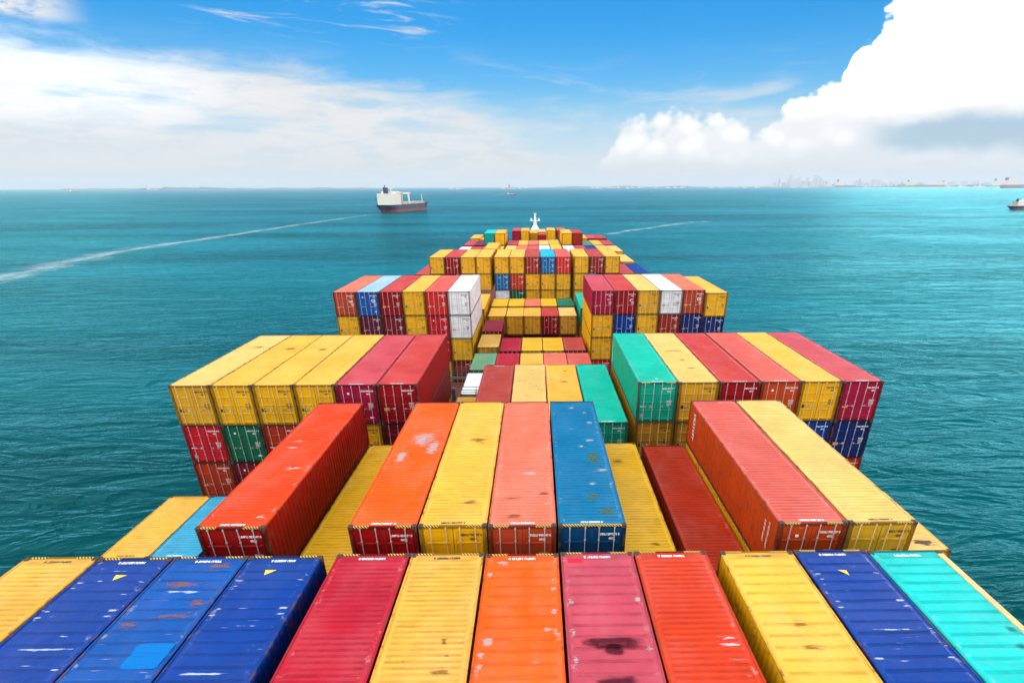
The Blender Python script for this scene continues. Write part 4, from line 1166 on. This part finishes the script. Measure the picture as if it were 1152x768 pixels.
# specks along the horizon: too small to show parts
SP = 'white specks of ships along the horizon'
spk_me = {}
def speck(u, v, px, hp):
    x, y = far_pt(u, v); d = math.hypot(x, y); L = px * d / 600; Hh = hp * d / 600
    b = MB(); wd = L * 0.18
    pr = [(-L / 2, 0), (-L * 0.46, Hh * 0.32), (-L * 0.34, Hh * 0.34), (-L * 0.34, Hh), (-L * 0.12, Hh), (-L * 0.1, Hh * 0.34), (L * 0.42, Hh * 0.32), (L / 2, Hh * 0.45), (L * 0.44, 0)]
    n = len(pr)
    for s in (-1, 1): b.face([(px_, s * wd, z) for px_, z in (pr if s < 0 else pr[::-1])])
    for k in range(n):
        (a, c), (e, h) = pr[k], pr[(k + 1) % n]; b.face([(a, -wd, c), (a, wd, c), (e, wd, h), (e, -wd, h)])
    o = put('distant_ship', b.mesh('distant_hull'), M_SHIPW, None, (x, y, 0), -atan2(x, y) + random.uniform(-0.3, 0.3))
    tag(o, 'tiny pale ship, one of the white specks strung along the horizon', 'ship', SP)
for u in (566, 585, 592, 668, 674, 706, 712, 720, 738, 752, 760, 768, 800, 812, 828, 838, 852, 893, 906, 975, 985, 992, 1000, 1068, 1082, 1088, 1098, 1104, 508, 516):
    speck(u, h_photo(u) + random.uniform(2.3, 3.0), random.uniform(3, 6), random.uniform(1.4, 2.4))

# ------------------------------------------------------------------ far shore: low land and the towers of a city
M_LAND = plain('far_wooded_land', (0.05, 0.08, 0.07), 0.9)


def land(u0, u1, dist, hpx, seed, depth=900.0):
    rnd = random.Random(seed); n = 40; b = MB(); rows = []
    for k in range(n + 1):
        u = u0 + (u1 - u0) * k / n
        d = cam_ray(u, h_mine(u)); s = dist / d.y
        x, y = d.x * s, dist
        e = min(1, k / 5, (n - k) / 5) ** 0.6
        h = hpx * dist / 600 * e * (0.55 + 0.3 * sin(k * 0.55 + seed) + 0.25 * rnd.random())
        rows.append([(x, y - depth * 0.3, 0), (x, y - depth * 0.1, h * 0.65), (x, y, h), (x, y + depth, h * 0.6), (x, y + depth * 1.6, 0)])
    b.grid(rows); o = put('distant_hills', b.mesh('hill_terrain'), M_LAND); tag(o, kind='structure')
land(860, 1180, 15500, 2.6, 3); land(960, 1200, 13500, 1.8, 8)
land(155, 172, 15000, 1.6, 4); land(176, 250, 16000, 2.4, 5); land(250, 420, 19000, 1.3, 6); land(600, 800, 20000, 1.5, 9); land(60, 160, 19000, 1.2, 11)
M_TOW = [plain('haze_tinted_concrete', (0.62, 0.66, 0.70), 0.6), plain('haze_tinted_glass', (0.42, 0.52, 0.62), 0.3)]  # tower colours lightened: part of the haze is painted in
TW = 'hazy towers of the city on the far shore'
rnd = random.Random(12)
def tower(u, hpx, wpx, kindf):
    dist = rnd.uniform(14200, 15000)
    d = cam_ray(u, h_mine(u)); s = dist / d.y; x, y = d.x * s, dist
    W = wpx * dist / 600; Hh = hpx * dist / 600; b = MB()
    if kindf == 0: b.box(-W / 2, W / 2, -W * 0.4, W * 0.4, 0, Hh)
    elif kindf == 1: b.box(-W / 2, W / 2, -W * 0.4, W * 0.4, 0, Hh * 0.8); b.box(-W * 0.3, W * 0.3, -W * 0.25, W * 0.25, Hh * 0.8, Hh)
    else:
        b.box(-W / 2, W / 2, -W * 0.4, W * 0.4, 0, Hh * 0.9); b.tube((0, 0, Hh * 0.9), (0, 0, Hh * 1.1), W * 0.1, W * 0.04, 6)
    b.box(-W * 0.7, W * 0.7, -W * 0.55, W * 0.55, 0, Hh * 0.16)
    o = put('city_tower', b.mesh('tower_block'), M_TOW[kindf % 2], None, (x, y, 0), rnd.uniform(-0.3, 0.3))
    tag(o, 'pale tower block rising from the hazy skyline on the far shore', 'building', TW)
for u, hh, wd in ((871, 5, 3), (876, 8, 2.5), (881, 5, 3), (886, 9, 3), (890, 11, 4), (895, 9, 3), (899, 10, 2.2), (903, 6, 3), (907, 10, 2.4), (911, 5, 3), (915, 11, 2), (918.5, 11.5, 2), (922, 9, 2), (926, 6, 3), (931, 4, 4), (940, 5, 3), (948, 3.5, 4),
                  (962, 6, 2.5), (966, 8, 2), (970, 6, 3), (975, 4, 4), (982, 7, 5), (988, 7, 5), (994, 4, 4), (1002, 5, 3), (1008, 6, 2), (1014, 5, 2), (1021, 4, 4), (1035, 4, 5), (1058, 6, 3), (1070, 5, 6), (1084, 5, 5), (1096, 4.5, 5), (1110, 4, 5)):
    tower(u, hh, wd, rnd.choice((0, 0, 1, 2)))

# ------------------------------------------------------------------ haze over the sea
b = MB(); HS_ = 39000
b.box(-HS_, HS_, -3500, HS_, -1.0, 420.0)
hz = put('haze', b.mesh('haze_air')); tag(hz, kind='stuff')
m, g = new_mat('sea_haze')
v = g.n('ShaderNodeVolumePrincipled', {'Color': (0.78, 0.92, 1.0, 1), 'Density': 0.000042, 'Anisotropy': 0.2})
g.n('ShaderNodeOutputMaterial', {'Volume': v.outputs[0]})
hz.data.materials.append(m)
